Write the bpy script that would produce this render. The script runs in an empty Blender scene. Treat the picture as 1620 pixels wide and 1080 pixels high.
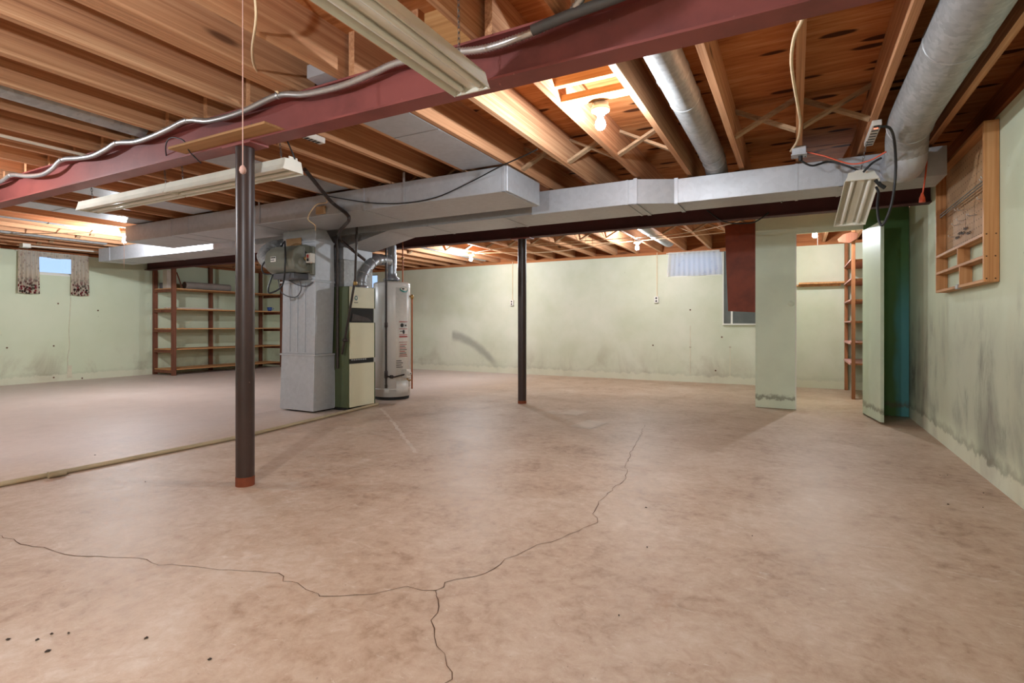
import bpy, bmesh, math, random
from mathutils import Vector, Matrix
random.seed(7)
S = bpy.context.scene
COL = S.collection
PI = math.pi

# ------------------------------------------------------------------ camera
YAW = math.atan2(448, 845)
CY, SY = math.cos(YAW), math.sin(YAW)
EYE = 0.95
cam = bpy.data.cameras.new('camera')
cam.sensor_width = 36.0
cam.lens = 36.0 * 845 / 1620
cam.shift_y = -25.0 / 1620
cam.clip_start = 0.05
cam_o = bpy.data.objects.new('camera', cam)
cam_o.location = (0, 0, EYE)
cam_o.rotation_euler = (PI / 2, 0, YAW)
COL.objects.link(cam_o)
S.camera = cam_o

# ------------------------------------------------------------------ sky, exposure
W = bpy.data.worlds.new('sky')
S.world = W
W.use_nodes = True
_bg = W.node_tree.nodes['Background']
_bg.inputs[0].default_value = (0.42, 0.62, 1.0, 1)
_bg.inputs[1].default_value = 0.85
S.view_settings.view_transform = 'Standard'
S.view_settings.look = 'None'
S.view_settings.gamma = 1.0
S.view_settings.use_curve_mapping = False
S.view_settings.exposure = 0.68
BULB_POWER = 58.0             # watts of light from every bare bulb
BULB_TINT = (.90, .97, 1.04)
S.cycles.max_bounces = 8
S.cycles.diffuse_bounces = 5
S.cycles.glossy_bounces = 3
S.cycles.caustics_reflective = False
S.cycles.caustics_refractive = False
S.cycles.sample_clamp_indirect = 6.0
S.cycles.use_denoising = True
S.cycles.adaptive_threshold = .03

# ------------------------------------------------------------------ helpers
def lin(r, g, b):
    f = lambda c: (c / 255 / 12.92) if c / 255 <= 0.04045 else ((c / 255 + 0.055) / 1.055) ** 2.4
    return (f(r), f(g), f(b), 1)

def spot(x, y, X=None, Y=None, Z=None):
    """the point of the room plane X=.., Y=.. or Z=.. that was measured at this place of the photograph"""
    u, v = (x - 810) / 845.0, (515 - y) / 845.0
    d = (CY * u - SY, SY * u + CY, v)
    if X is not None: t = X / d[0]
    elif Y is not None: t = Y / d[1]
    else: t = (Z - EYE) / d[2]
    return Vector((d[0] * t, d[1] * t, EYE + d[2] * t))

class MB:
    def __init__(self): self.v, self.f, self.s = [], [], []
    def add(self, vs, fs, smooth=False):
        b = len(self.v)
        self.v += [Vector(p) for p in vs]
        self.f += [tuple(b + i for i in f) for f in fs]
        self.s += [smooth] * len(fs)
        return self
    def box(self, x0, x1, y0, y1, z0, z1):
        vs = [(x, y, z) for z in (z0, z1) for y in (y0, y1) for x in (x0, x1)]
        return self.add(vs, [(0, 2, 3, 1), (4, 5, 7, 6), (0, 1, 5, 4), (2, 6, 7, 3), (0, 4, 6, 2), (1, 3, 7, 5)])
    def bar(self, p, q, w, h, up=(0, 0, 1)):
        p, q = Vector(p), Vector(q); d = (q - p).normalized()
        a = d.cross(Vector(up))
        if a.length < 1e-4: a = d.cross(Vector((1, 0, 0)))
        a.normalize(); b = a.cross(d)
        vs = [o + a * sx * w / 2 + b * sz * h / 2 for o in (p, q) for sx, sz in ((-1, -1), (1, -1), (1, 1), (-1, 1))]
        return self.add(vs, [(0, 1, 2, 3), (7, 6, 5, 4), (0, 4, 5, 1), (1, 5, 6, 2), (2, 6, 7, 3), (3, 7, 4, 0)])
    def tube(self, pts, r, n=8, cap=True, radii=None):
        pts = [Vector(p) for p in pts]; m = len(pts)
        ta = []
        for i in range(m):
            t = pts[min(i + 1, m - 1)] - pts[max(i - 1, 0)]
            ta.append(t.normalized() if t.length > 1e-9 else Vector((0, 0, 1)))
        a = ta[0].cross(Vector((0, 0, 1)))
        if a.length < 1e-3: a = ta[0].cross(Vector((1, 0, 0)))
        a.normalize(); vs = []
        for i in range(m):
            a = a - ta[i] * a.dot(ta[i]); a.normalize(); b = ta[i].cross(a)
            rr = radii[i] if radii else r
            vs += [pts[i] + (a * math.cos(2 * PI * k / n) + b * math.sin(2 * PI * k / n)) * rr for k in range(n)]
        fs = [(i * n + k, i * n + (k + 1) % n, (i + 1) * n + (k + 1) % n, (i + 1) * n + k) for i in range(m - 1) for k in range(n)]
        self.add(vs, fs, True)
        if cap:
            self.add(vs[:n], [tuple(range(n - 1, -1, -1))]); self.add(vs[-n:], [tuple(range(n))])
        return self
    def cyl(self, p, q, r, n=16, r2=None): return self.tube([p, q], r, n, True, [r, r if r2 is None else r2])
    def lathe(self, prof, c=(0, 0, 0), n=20, axis='Z'):
        """prof: (radius, height) pairs turned round an axis through c"""
        c = Vector(c); vs = []
        for r, h in prof:
            for k in range(n):
                x, y = r * math.cos(2 * PI * k / n), r * math.sin(2 * PI * k / n)
                vs.append(c + Vector({'Z': (x, y, h), 'X': (h, x, y), 'Y': (y, h, x)}[axis]))
        m = len(prof)
        fs = [(i * n + k, i * n + (k + 1) % n, (i + 1) * n + (k + 1) % n, (i + 1) * n + k) for i in range(m - 1) for k in range(n)]
        return self.add(vs, fs, True)
    def prism(self, poly, axis, a0, a1):
        """closed 2-D outline swept along an axis"""
        n = len(poly); vs = []
        for h in (a0, a1):
            for p in poly:
                vs.append({'X': (h, p[0], p[1]), 'Y': (p[0], h, p[1]), 'Z': (p[0], p[1], h)}[axis])
        fs = [(i, (i + 1) % n, n + (i + 1) % n, n + i) for i in range(n)] + [tuple(range(n - 1, -1, -1)), tuple(range(n, 2 * n))]
        return self.add(vs, fs)
    def mesh(self, name, m):
        me = bpy.data.meshes.new(name)
        me.from_pydata([tuple(v) for v in self.v], [], self.f)
        bm = bmesh.new(); bm.from_mesh(me)
        for i, f in enumerate(bm.faces): f.smooth = self.s[i]
        bmesh.ops.recalc_face_normals(bm, faces=bm.faces)
        bm.to_mesh(me); bm.free()
        me.materials.append(m)
        return me

WM = {}   # world matrix of every object that is used as a parent
def link(name, data, parent=None, M=None):
    o = bpy.data.objects.new(name, data)
    COL.objects.link(o)
    o.parent = parent
    if M is not None: o.matrix_basis = M
    WM[o.name] = (WM[parent.name] if parent else Matrix()) @ (M or Matrix())
    return o

def obj(name, mb, m, parent=None, local=False, bevel=0.0, seg=1, label=None):
    """one mesh object; mb is in room coordinates unless local"""
    if parent is not None and not local:
        inv = WM[parent.name].inverted()
        mb.v = [inv @ v for v in mb.v]
    M = None
    if parent is None and not local:          # origin at the middle of its underside
        xs = [v.x for v in mb.v]; ys = [v.y for v in mb.v]; zs = [v.z for v in mb.v]
        o0 = Vector(((min(xs) + max(xs)) / 2, (min(ys) + max(ys)) / 2, min(zs)))
        mb.v = [v - o0 for v in mb.v]; M = Matrix.Translation(o0)
    o = link(name, mb.mesh(name, m), parent, M)
    if bevel:
        md = o.modifiers.new('bevel', 'BEVEL'); md.width = bevel; md.segments = seg; md.limit_method = 'ANGLE'
    if label: o['label'] = label
    return o

def tag(o, label, cat, group=None):
    o['label'] = label; o['category'] = cat
    if group: o['group'] = group
    return o

def thing(name, label, cat, loc=(0, 0, 0), rot=None, group=None):
    M = Matrix.Translation(Vector(loc))
    if rot is not None: M = M @ rot
    o = link(name, None, None, M)
    o.empty_display_size = 0.1
    return tag(o, label, cat, group)

def struct(o): o['kind'] = 'structure'; return o

def curve(pts, k=6):
    """Catmull-Rom through the points"""
    P = [Vector(p) for p in pts]; P = [P[0] * 2 - P[1]] + P + [P[-1] * 2 - P[-2]]; out = []
    for i in range(1, len(P) - 2):
        a, b, c, d = P[i - 1:i + 3]
        for j in range(k):
            t = j / k
            out.append(0.5 * ((2 * b) + (c - a) * t + (2 * a - 5 * b + 4 * c - d) * t * t + (3 * b - a - 3 * c + d) * t ** 3))
    return out + [P[-2]]

def chain(p, q, w=0.011, wire=0.0016):
    """links from p to q"""
    p, q = Vector(p), Vector(q); L = (q - p).length; n = max(2, int(L / 0.021)); d = (q - p) / n
    mb = MB(); u = d.normalized(); a = u.cross(Vector((0.3, 1, 0.2))).normalized(); b = u.cross(a)
    for i in range(n):
        c = p + d * (i + .5); s = a if i % 2 else b; h = d.length * .66
        ring = [c + u * h * math.cos(t) + s * w / 2 * math.sin(t) for t in [2 * PI * k / 8 for k in range(8)]]
        mb.tube(ring + [ring[0]], wire, 4, False)
    return mb

# ------------------------------------------------------------------ materials
class N:
    def __init__(self, name):
        self.m = bpy.data.materials.new(name); self.m.use_nodes = True
        self.t = self.m.node_tree; self.b = self.t.nodes['Principled BSDF']
    def n(self, kind, **kw):
        x = self.t.nodes.new('ShaderNode' + kind)
        for k, v in kw.items():
            if k.startswith('i_'):
                key = k[2:]; key = int(key) if key.isdigit() else key.replace('_', ' ')
                if hasattr(v, 'links') or hasattr(v, 'is_linked'): self.t.links.new(v, x.inputs[key])
                else: x.inputs[key].default_value = v
            else: setattr(x, k, v)
        return x
    def L(self, a, b): self.t.links.new(a, b)
    def coords(self, scale=(1, 1, 1), rand=True, world=False, rot=(0, 0, 0)):
        if world: c = self.n('NewGeometry').outputs['Position']
        else: c = self.n('TexCoord').outputs['Object']
        if rand:
            oi = self.n('ObjectInfo')
            c = self.n('VectorMath', operation='MULTIPLY_ADD', i_0=oi.outputs['Random'], i_1=(37.3, 51.7, 23.1), i_2=c).outputs[0]
        return self.n('Mapping', i_Vector=c, i_Scale=scale, i_Rotation=rot).outputs[0]
    def noise(self, v, scale, detail=4, rough=.55, dist=0):
        return self.n('TexNoise', i_Vector=v, i_Scale=scale, i_Detail=detail, i_Roughness=rough, i_Distortion=dist).outputs[0]
    def ramp(self, f, stops):
        r = self.n('ValToRGB', i_Fac=f); e = r.color_ramp.elements
        while len(e) < len(stops): e.new(0.5)
        for k, (p, c) in zip(e, stops): k.position = p; k.color = c if not isinstance(c, (int, float)) else (c, c, c, 1)
        return r.outputs[0]
    def mix(self, f, a, b, mode='MIX'):
        x = self.n('Mix', data_type='RGBA', blend_type=mode)
        for s, v in ((0, f), (6, a), (7, b)):
            if hasattr(v, 'is_linked'): self.L(v, x.inputs[s])
            else: x.inputs[s].default_value = v
        return x.outputs[2]
    def math(self, op, a, b=0.0, c=0.0, clamp=False):
        x = self.n('Math', operation=op, use_clamp=clamp)
        for i, v in enumerate((a, b, c)):
            if hasattr(v, 'is_linked'): self.L(v, x.inputs[i])
            else: x.inputs[i].default_value = v
        return x.outputs[0]
    def smooth(self, v, a, b):
        x = self.n('MapRange', interpolation_type='SMOOTHSTEP', i_Value=v, i_From_Min=a, i_From_Max=b)
        return x.outputs[0]
    def xyz(self, v):
        s = self.n('SeparateXYZ', i_0=v); return s.outputs
    def bump(self, h, strength=.2, dist=.01):
        self.L(self.n('Bump', i_Height=h, i_Strength=strength, i_Distance=dist).outputs[0], self.b.inputs['Normal'])
    def set(self, col=None, rough=None, metal=None, spec=None):
        for k, v in (('Base Color', col), ('Roughness', rough), ('Metallic', metal), ('Specular IOR Level', spec)):
            if v is None: continue
            if hasattr(v, 'is_linked'): self.L(v, self.b.inputs[k])
            else: self.b.inputs[k].default_value = v
        return self.m

def plain(name, col, rough=.5, metal=0.0, var=.12, scale=8.0, spec=.5, bump=0.0):
    """a painted or plain surface with slight wear"""
    k = N(name); v = k.coords((1, 1, 1))
    n = k.noise(v, scale, 5, .6)
    dark = tuple(c * (1 - var * 1.6) for c in col[:3]) + (1,); lite = tuple(min(1, c * (1 + var)) for c in col[:3]) + (1,)
    k.set(k.ramp(n, [(.3, dark), (.55, col), (.8, lite)]), rough, metal, spec)
    if bump: k.bump(n, bump, .004)
    return k.m

def wood(name, light, mid, dark, axis, rough=.65, fine=1.0, knots=.5):
    k = N(name)
    sc = {'X': (.5, 9, 9), 'Y': (9, .5, 9), 'Z': (9, 9, .5)}[axis]
    v = k.coords(sc)
    big = k.noise(v, .55, 3, .5, .6)
    fib = k.noise(k.coords(tuple(c * 5.5 if c > 1 else c * .8 for c in sc)), 1.7 * fine, 4, .6, .5)
    ring = k.noise(k.coords(tuple(c * 2.2 if c > 1 else c * .7 for c in sc)), 1.4 * fine, 3, .55, 1.6)
    f = k.math('ADD', k.math('MULTIPLY', big, .30), k.math('ADD', k.math('MULTIPLY', fib, .36), k.math('MULTIPLY', ring, .34)))
    c = k.ramp(f, [(.34, dark), (.5, mid), (.64, light)])
    tint = k.n('ObjectInfo').outputs['Random']
    c = k.mix(k.math('MULTIPLY', tint, .45), c, mid)
    vs = {'X': (1.1, 5, 5), 'Y': (5, 1.1, 5), 'Z': (5, 5, 1.1)}[axis]
    vo = k.n('TexVoronoi', i_Vector=k.coords(vs), i_Scale=.95, i_Randomness=1.0).outputs[0]
    kn = k.math('SUBTRACT', 1.0, k.smooth(vo, .05, .13))
    c = k.mix(k.math('MULTIPLY', kn, knots), c, tuple(x * .35 for x in dark[:3]) + (1,))
    k.bump(fib, .18, .003)
    return k.set(c, rough, 0, .12)

def metal(name, col, rough=.42, spangle=.2, scale=30, dirt=.25, met=.75):
    k = N(name); v = k.coords((1, 1, 1))
    sp = k.n('TexVoronoi', i_Vector=v, i_Scale=scale).outputs[1]
    sp = k.xyz(sp)[0]
    n = k.noise(v, 3.5, 5, .6)
    c0 = tuple(c * (1 - spangle) for c in col[:3]) + (1,); c1 = tuple(min(1, c * (1 + spangle)) for c in col[:3]) + (1,)
    c = k.mix(sp, c0, c1)
    c = k.mix(k.math('MULTIPLY', k.smooth(n, .5, .8), dirt), c, tuple(x * .45 for x in col[:3]) + (1,))
    r = k.math('ADD', rough, k.math('MULTIPLY', n, .18))
    return k.set(c, r, met)

M_JOIST = wood('pine_joist', lin(228, 186, 146), lin(194, 142, 104), lin(130, 80, 56), 'Y', .68, 1.0, .8)
M_JOISTX = wood('pine_block', lin(216, 176, 124), lin(190, 142, 92), lin(140, 92, 52), 'X', .68)
M_BRACE = wood('grey_brace_wood', lin(196, 168, 136), lin(168, 138, 108), lin(118, 92, 68), 'X', .75)
M_SILL = wood('sill_wood', lin(196, 136, 88), lin(168, 106, 66), lin(110, 64, 40), 'X', .7)
M_SILLY = wood('sill_wood_y', lin(180, 116, 72), lin(150, 90, 56), lin(96, 54, 34), 'Y', .7)
M_SHELFP = wood('dark_stained_post', lin(146, 98, 76), lin(120, 76, 58), lin(76, 48, 38), 'Z', .6)
M_SHELFB = wood('shelf_plank', lin(226, 176, 124), lin(198, 144, 96), lin(144, 96, 62), 'Y', .6)
M_ORGZ = wood('amber_pine_upright', lin(208, 160, 114), lin(188, 134, 88), lin(140, 92, 58), 'Z', .6)
M_ORGY = wood('amber_pine_rail', lin(212, 166, 120), lin(190, 138, 92), lin(144, 96, 60), 'Y', .6)
M_SCRAP = wood('scrap_plank', lin(210, 170, 124), lin(184, 140, 98), lin(134, 94, 62), 'X', .7)
M_CLOSETP = wood('closet_post_wood', lin(180, 126, 88), lin(150, 96, 64), lin(100, 60, 40), 'Z', .6)

def ply(name, a, b, d, kn=.95):
    k = N(name)
    v = k.coords((1.2, 6, 6))
    warp = k.noise(v, 1.1, 3, .5, 1.2)
    wv = k.noise(k.coords((1.6, 16, 16)), 1.2, 4, .6, 2.2)
    fib = k.noise(k.coords((2.5, 40, 40)), 1.3, 4, .6)
    f = k.math('ADD', k.math('MULTIPLY', warp, .45), k.math('ADD', k.math('MULTIPLY', wv, .4), k.math('MULTIPLY', fib, .15)))
    c = k.ramp(f, [(.34, d), (.5, b), (.68, a)])
    vo = k.n('TexVoronoi', i_Vector=k.coords((2.6, 8.5, 4)), i_Scale=.95, i_Randomness=.8).outputs[0]
    e = k.math('ADD', vo, k.math('MULTIPLY', fib, .10))
    c = k.mix(k.math('MULTIPLY', k.math('SUBTRACT', 1.0, k.smooth(e, .23, .31)), kn), c, lin(66, 36, 22))
    return k.set(c, .8, 0, .05)
M_PLY = ply('plywood_subfloor', lin(208, 152, 104), lin(182, 118, 72), lin(142, 86, 50))
M_REDPLY = plain('red_brown_plywood', lin(138, 62, 36), .5, 0, .22, 5, .25)

def steel_paint(name, col, rust=.4, rough=.5):
    k = N(name); v = k.coords((1, 1, 1))
    n = k.noise(v, 2.2, 6, .6); f = k.noise(v, 38, 3, .6)
    c = k.mix(k.smooth(n, .42, .75), col, tuple(x * .62 for x in col[:3]) + (1,))
    c = k.mix(k.math('MULTIPLY', k.smooth(f, .72, .78), rust), c, lin(206, 170, 150))
    k.bump(f, .06, .002)
    return k.set(c, rough, 0, .4)
M_BEAM = steel_paint('red_primer_steel', lin(142, 76, 72))
M_POST = steel_paint('brown_pipe', lin(62, 46, 42), .5, .38)
M_BEAM2 = steel_paint('shaded_primer_steel', lin(84, 44, 46), .2, .6)  # same primer as the near beam, its shade put into the colour
M_RUST = steel_paint('rust', lin(132, 66, 40), .1, .8)

M_GALV = metal('galvanised_sheet', lin(186, 188, 193), .40, .045, 30, .15, .42)
M_GALVD = metal('dull_galvanised_pipe', lin(168, 168, 168), .42, .14, 40, .35, .4)
M_FLUE = metal('flue_pipe', lin(160, 162, 168), .3, .06, 40, .2, .6)
M_CONDUIT = metal('flexible_conduit', lin(206, 202, 200), .28, .05, 60, .1)
M_BRASS = metal('brass', lin(176, 140, 84), .35, .05)
M_COPPER = metal('copper', lin(172, 104, 74), .4, .05)
M_DARKPIPE = plain('black_iron_pipe', lin(62, 50, 46), .5, .2, .25, 20)
M_BLACK = plain('black_rubber', lin(28, 28, 30), .5, 0, .1)
M_DARKGREY = plain('grey_plastic_pipe', lin(92, 92, 96), .45, 0, .1)
M_ORANGE = plain('orange_cord', lin(206, 84, 52), .45, 0, .06)
M_ROMEX = plain('cream_cable', lin(222, 196, 158), .5, 0, .12)
M_TAN = plain('tan_pipe', lin(188, 170, 138), .5, 0, .15, 3)
M_WHITE = plain('white_enamel', lin(228, 224, 212), .38, 0, .06, 4)
M_FIXT = plain('cream_enamel_reflector', lin(226, 222, 208), .4, 0, .07, 5)
M_TUBE = plain('fluorescent_tube', lin(232, 230, 220), .25, 0, .03)
M_PORC = plain('porcelain', lin(232, 228, 220), .3, 0, .03)
M_STRING = plain('pull_string', lin(176, 140, 128), .8, 0, .05)
M_CREAM = plain('furnace_cream_panel', lin(228, 225, 198), .45, 0, .05, 2)
M_GREEN = plain('furnace_green_side', lin(86, 96, 66), .45, 0, .1, 3)
M_VOID = plain('furnace_dark_opening', lin(24, 22, 20), .7, 0, .1)
M_HEATER = plain('heater_grey_enamel', lin(230, 226, 222), .32, 0, .04, 2)
M_HUM = plain('humidifier_grey_green', lin(116, 116, 104), .42, 0, .08, 6)
M_CARD = plain('brown_card', lin(176, 136, 96), .8, 0, .1, 6)
M_STICK = plain('white_sticker', lin(226, 220, 212), .5, 0, .05, 30)
M_REDINK = plain('red_ink', lin(176, 60, 54), .5, 0, .05)
M_INK = plain('black_ink', lin(40, 36, 36), .5, 0, .05)
M_TEAL = plain('teal_ink', lin(40, 130, 124), .4, 0, .05)
M_BLUE = plain('blue_glaze', lin(58, 92, 168), .3, 0, .1, 20)
M_PAPER = plain('grey_felt_roll', lin(176, 166, 160), .85, 0, .1, 5)
M_ROLLEND = plain('brown_roll_core', lin(120, 96, 84), .85, 0, .15, 30)
M_BOX = plain('pale_cardboard', lin(206, 192, 178), .8, 0, .1, 5)
M_FRAME = plain('white_window_frame', lin(224, 222, 212), .5, 0, .05)
M_GREYB = plain('dark_grey_board', lin(92, 96, 92), .6, 0, .15, 4)
M_NAIL = metal('nail_steel', lin(120, 116, 112), .4, .05)
M_HOLE = plain('dark_hole', lin(22, 16, 12), .9, 0, .1)
M_PINKPAPER = plain('pink_shelf_paper', lin(222, 168, 162), .7, 0, .2, 22)
M_CRACK = plain('crack_brown', lin(104, 76, 56), .95, 0, .3, 30)  # dark brown of cracks and tie holes
M_PATCHF = plain('pale_cement_patch', lin(200, 182, 164), .55, 0, .12, 6)
M_DEBRIS = plain('leaf_crumb', lin(58, 46, 38), .9, 0, .2, 40)
M_SPECKLE = plain('paint_drip', lin(206, 200, 176), .7, 0, .1, 10)

def glow(name, strength, col=(1.0, .86, .70, 1)):
    k = N(name); k.b.inputs['Emission Color'].default_value = col; k.b.inputs['Emission Strength'].default_value = strength
    return k.set((.9, .9, .9, 1), .3)
def bulb_glass():
    k = N('lit_bulb_glass'); tr = k.n('BsdfTransparent'); em = k.n('Emission', i_Color=(1, .95, .88, 1), i_Strength=14.0); ad = k.n('AddShader')
    k.L(tr.outputs[0], ad.inputs[0]); k.L(em.outputs[0], ad.inputs[1]); k.L(ad.outputs[0], k.t.nodes['Material Output'].inputs[0])
    k.m.cycles.emission_sampling = 'NONE'
    return k.m
M_BULB = bulb_glass()
M_LED = glow('red_switch_light', 2.0, (1, .12, .05, 1))

def glass():
    k = N('window_glass'); t = k.t
    tr = k.n('BsdfTransparent'); gl = k.n('BsdfGlossy', i_Roughness=.05)
    mx = k.n('MixShader', i_0=.06); k.L(tr.outputs[0], mx.inputs[1]); k.L(gl.outputs[0], mx.inputs[2])
    k.L(mx.outputs[0], t.nodes['Material Output'].inputs[0]); return k.m
M_GLASS = glass()

def cloth(name, base, floral):
    k = N(name); v = k.coords((1, 1, 1), rand=False); z = k.xyz(v)[2]
    if floral:
        vo = k.n('TexVoronoi', i_Vector=v, i_Scale=24.0); d = vo.outputs[0]; h = k.xyz(vo.outputs[1])[0]
        fl = k.math('SUBTRACT', 1.0, k.smooth(d, .42, .56))
        low = k.math('SUBTRACT', 1.0, k.smooth(z, .10, .34))
        sparse = k.math('GREATER_THAN', h, .62)
        c = k.ramp(h, [(.0, lin(96, 40, 44)), (.3, lin(196, 96, 104)), (.5, lin(70, 66, 58)), (.7, lin(122, 116, 96)), (.9, lin(150, 60, 64))])
        c = k.mix(k.math('MULTIPLY', fl, k.math('MAXIMUM', low, k.math('MULTIPLY', sparse, .28))), base, c)
    else:
        f = k.noise(v, 14, 2, .5); c = k.mix(k.smooth(f, .6, .8), base, lin(226, 226, 236))
    df = k.n('BsdfDiffuse', i_Color=c); tl = k.n('BsdfTranslucent', i_Color=c); mx = k.n('MixShader', i_0=.62 if floral else .75)
    k.L(df.outputs[0], mx.inputs[1]); k.L(tl.outputs[0], mx.inputs[2]); k.L(mx.outputs[0], k.t.nodes['Material Output'].inputs[0])
    return k.m
M_FLORAL = cloth('floral_curtain_cloth', lin(236, 226, 212), True)
M_SHEER = cloth('sheer_curtain_cloth', lin(244, 244, 246), False)

def concrete():
    k = N('worn_concrete'); v = k.coords((1, 1, 1), rand=False, world=True)
    a = k.noise(v, .5, 4, .55, .4); b = k.noise(v, 2.4, 8, .70, .6); c = k.noise(v, 17, 6, .72, .4)
    f = k.math('ADD', k.math('MULTIPLY', a, .22), k.math('ADD', k.math('MULTIPLY', b, .40), k.math('MULTIPLY', c, .38)))
    col = k.ramp(f, [(.38, lin(148, 118, 94)), (.46, lin(176, 149, 126)), (.54, lin(190, 166, 145)), (.66, lin(206, 190, 175))])
    pale = k.smooth(k.noise(k.coords((1, 2.4, 1), False, True), 4.2, 9, .78, .9), .57, .74)
    col = k.mix(k.math('MULTIPLY', pale, .6), col, lin(214, 202, 190))
    rust = k.smooth(k.noise(v, 1.7, 8, .74, 1.2), .56, .76)
    col = k.mix(k.math('MULTIPLY', rust, .55), col, lin(160, 120, 90))
    fleck = k.smooth(k.noise(k.coords((1, 1.6, 1), False, True), 22, 6, .8, .8), .60, .70)
    col = k.mix(k.math('MULTIPLY', fleck, .45), col, lin(222, 212, 200))
    scuff = k.smooth(k.noise(k.coords((1, 1, 1), False, True), 9, 8, .8, 1.0), .60, .72)
    col = k.mix(k.math('MULTIPLY', scuff, .4), col, lin(146, 116, 92))
    spk = k.smooth(k.noise(v, 60, 2, .5), .70, .76)
    col = k.mix(k.math('MULTIPLY', spk, .4), col, lin(112, 88, 70))
    # greyer, mauve tint towards the far left
    x, y, z = k.xyz(v)[0:3]
    left = k.smooth(k.math('ADD', x, k.math('MULTIPLY', b, 1.2)), -3.2, -4.6)
    col = k.mix(k.math('MULTIPLY', left, .6), col, lin(206, 194, 190))
    k.bump(k.math('ADD', k.math('MULTIPLY', b, .6), k.math('MULTIPLY', c, .4)), .22, .012)
    r = k.math('ADD', .36, k.math('MULTIPLY', c, .3))
    return k.set(col, r, 0, .42)
M_FLOOR = concrete()

def wall_paint(name, axis, kind):
    """pale green paint on a concrete wall, with damp stains; axis: the room axis along the wall"""
    k = N(name); v = k.coords((1, 1, 1), rand=False, world=True); o = k.xyz(v)
    h = o[0 if axis == 'X' else 1]; z = o[2]
    n = k.noise(v, 1.1, 5, .6); f = k.noise(v, 9, 5, .65)
    col = k.ramp(n, [(.35, lin(196, 200, 176)), (.55, lin(207, 209, 189)), (.75, lin(216, 215, 198))])
    if kind != 'far': col = k.mix(.6, col, lin(200, 212, 182))
    hz = k.n('CombineXYZ', i_0=h, i_1=z).outputs[0]
    st = k.noise(k.n('Mapping', i_Vector=hz, i_Scale=(1.5, .9, 1)).outputs[0], 1.3, 6, .62, .5)
    low = k.math('SUBTRACT', 1.0, k.smooth(z, .1, 1.25 if kind == 'right' else .75))
    damp = k.math('MULTIPLY', k.smooth(st, .45, .72), low)
    col = k.mix(k.math('MULTIPLY', damp, {'far': .55, 'left': .7, 'right': .8}[kind]), col, lin(150, 138, 116) if kind != 'right' else lin(104, 100, 92))
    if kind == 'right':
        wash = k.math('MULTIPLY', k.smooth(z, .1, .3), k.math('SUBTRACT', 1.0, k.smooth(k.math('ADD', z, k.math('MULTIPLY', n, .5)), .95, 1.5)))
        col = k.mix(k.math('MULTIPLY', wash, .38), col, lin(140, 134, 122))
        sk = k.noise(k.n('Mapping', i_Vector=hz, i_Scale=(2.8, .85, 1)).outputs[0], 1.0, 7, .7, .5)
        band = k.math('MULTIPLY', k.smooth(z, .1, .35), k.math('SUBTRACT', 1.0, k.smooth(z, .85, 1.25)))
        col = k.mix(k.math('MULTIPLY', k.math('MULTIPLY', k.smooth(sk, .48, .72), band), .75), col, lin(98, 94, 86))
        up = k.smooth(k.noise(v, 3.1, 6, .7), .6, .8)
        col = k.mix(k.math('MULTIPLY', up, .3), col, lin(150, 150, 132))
    # pale flaking strip along the floor
    e = k.math('ADD', z, k.math('MULTIPLY', k.math('SUBTRACT', f, .5), .16))
    strip = k.math('SUBTRACT', 1.0, k.smooth(e, .10, .13))
    col = k.mix(k.math('MULTIPLY', strip, .6), col, lin(214, 212, 190))
    line = k.math('MULTIPLY', k.smooth(e, .10, .125), k.math('SUBTRACT', 1.0, k.smooth(e, .13, .19)))
    col = k.mix(k.math('MULTIPLY', line, .4 if kind == 'right' else .1), col, lin(116, 104, 84))
    if kind == 'far':      # a smoky smear low on the wall
        t = k.math('DIVIDE', k.math('ADD', h, 6.38), 1.15, clamp=True)
        zc = k.math('SUBTRACT', .74, k.math('MULTIPLY', k.math('POWER', t, 1.7), .66))
        dz = k.math('ABSOLUTE', k.math('ADD', k.math('SUBTRACT', z, zc), k.math('MULTIPLY', k.math('SUBTRACT', f, .5), .08)))
        inx = k.math('MULTIPLY', k.smooth(h, -6.42, -6.36), k.math('SUBTRACT', 1.0, k.smooth(h, -5.5, -5.2)))
        sm = k.math('MULTIPLY', k.math('SUBTRACT', 1.0, k.smooth(dz, .02, .15)), inx)
        col = k.mix(k.math('MULTIPLY', sm, .6), col, lin(128, 124, 116))
    dots = k.smooth(k.noise(v, 26, 2, .5), .76, .79)
    col = k.mix(k.math('MULTIPLY', dots, .35), col, lin(120, 116, 96))
    k.bump(k.math('ADD', n, k.math('MULTIPLY', f, .35)), .15, .01)
    return k.set(col, .7, 0, .25)
M_WL = wall_paint('green_wall_paint', 'Y', 'left')
M_WF = wall_paint('green_wall_paint_far', 'X', 'far')
M_WR = wall_paint('green_wall_paint_right', 'Y', 'right')

def board_paint(name, a, b=None, x0=0, x1=0):
    """painted board with a damp, peeled foot; b: a light tint painted in towards x1"""
    k = N(name); v = k.coords((1, 1, 1), rand=False, world=True); o = k.xyz(v)
    n = k.noise(v, 1.6, 5, .6); f = k.noise(v, 17, 5, .7)
    col = k.mix(k.smooth(n, .4, .7), a, tuple(c * .9 for c in a[:3]) + (1,))
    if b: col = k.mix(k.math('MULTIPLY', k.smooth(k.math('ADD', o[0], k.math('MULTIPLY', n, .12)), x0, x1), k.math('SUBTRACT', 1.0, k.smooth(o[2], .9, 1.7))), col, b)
    e = k.math('ADD', o[2], k.math('MULTIPLY', k.math('SUBTRACT', f, .5), .14))
    line = k.math('MULTIPLY', k.smooth(e, .09, .12), k.math('SUBTRACT', 1.0, k.smooth(e, .12, .17)))
    col = k.mix(k.math('MULTIPLY', line, .7), col, lin(108, 104, 84))
    k.bump(n, .08, .006)
    return k.set(col, .5, 0, .35)
M_BOARD = board_paint('pale_green_board', lin(216, 226, 204))
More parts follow.
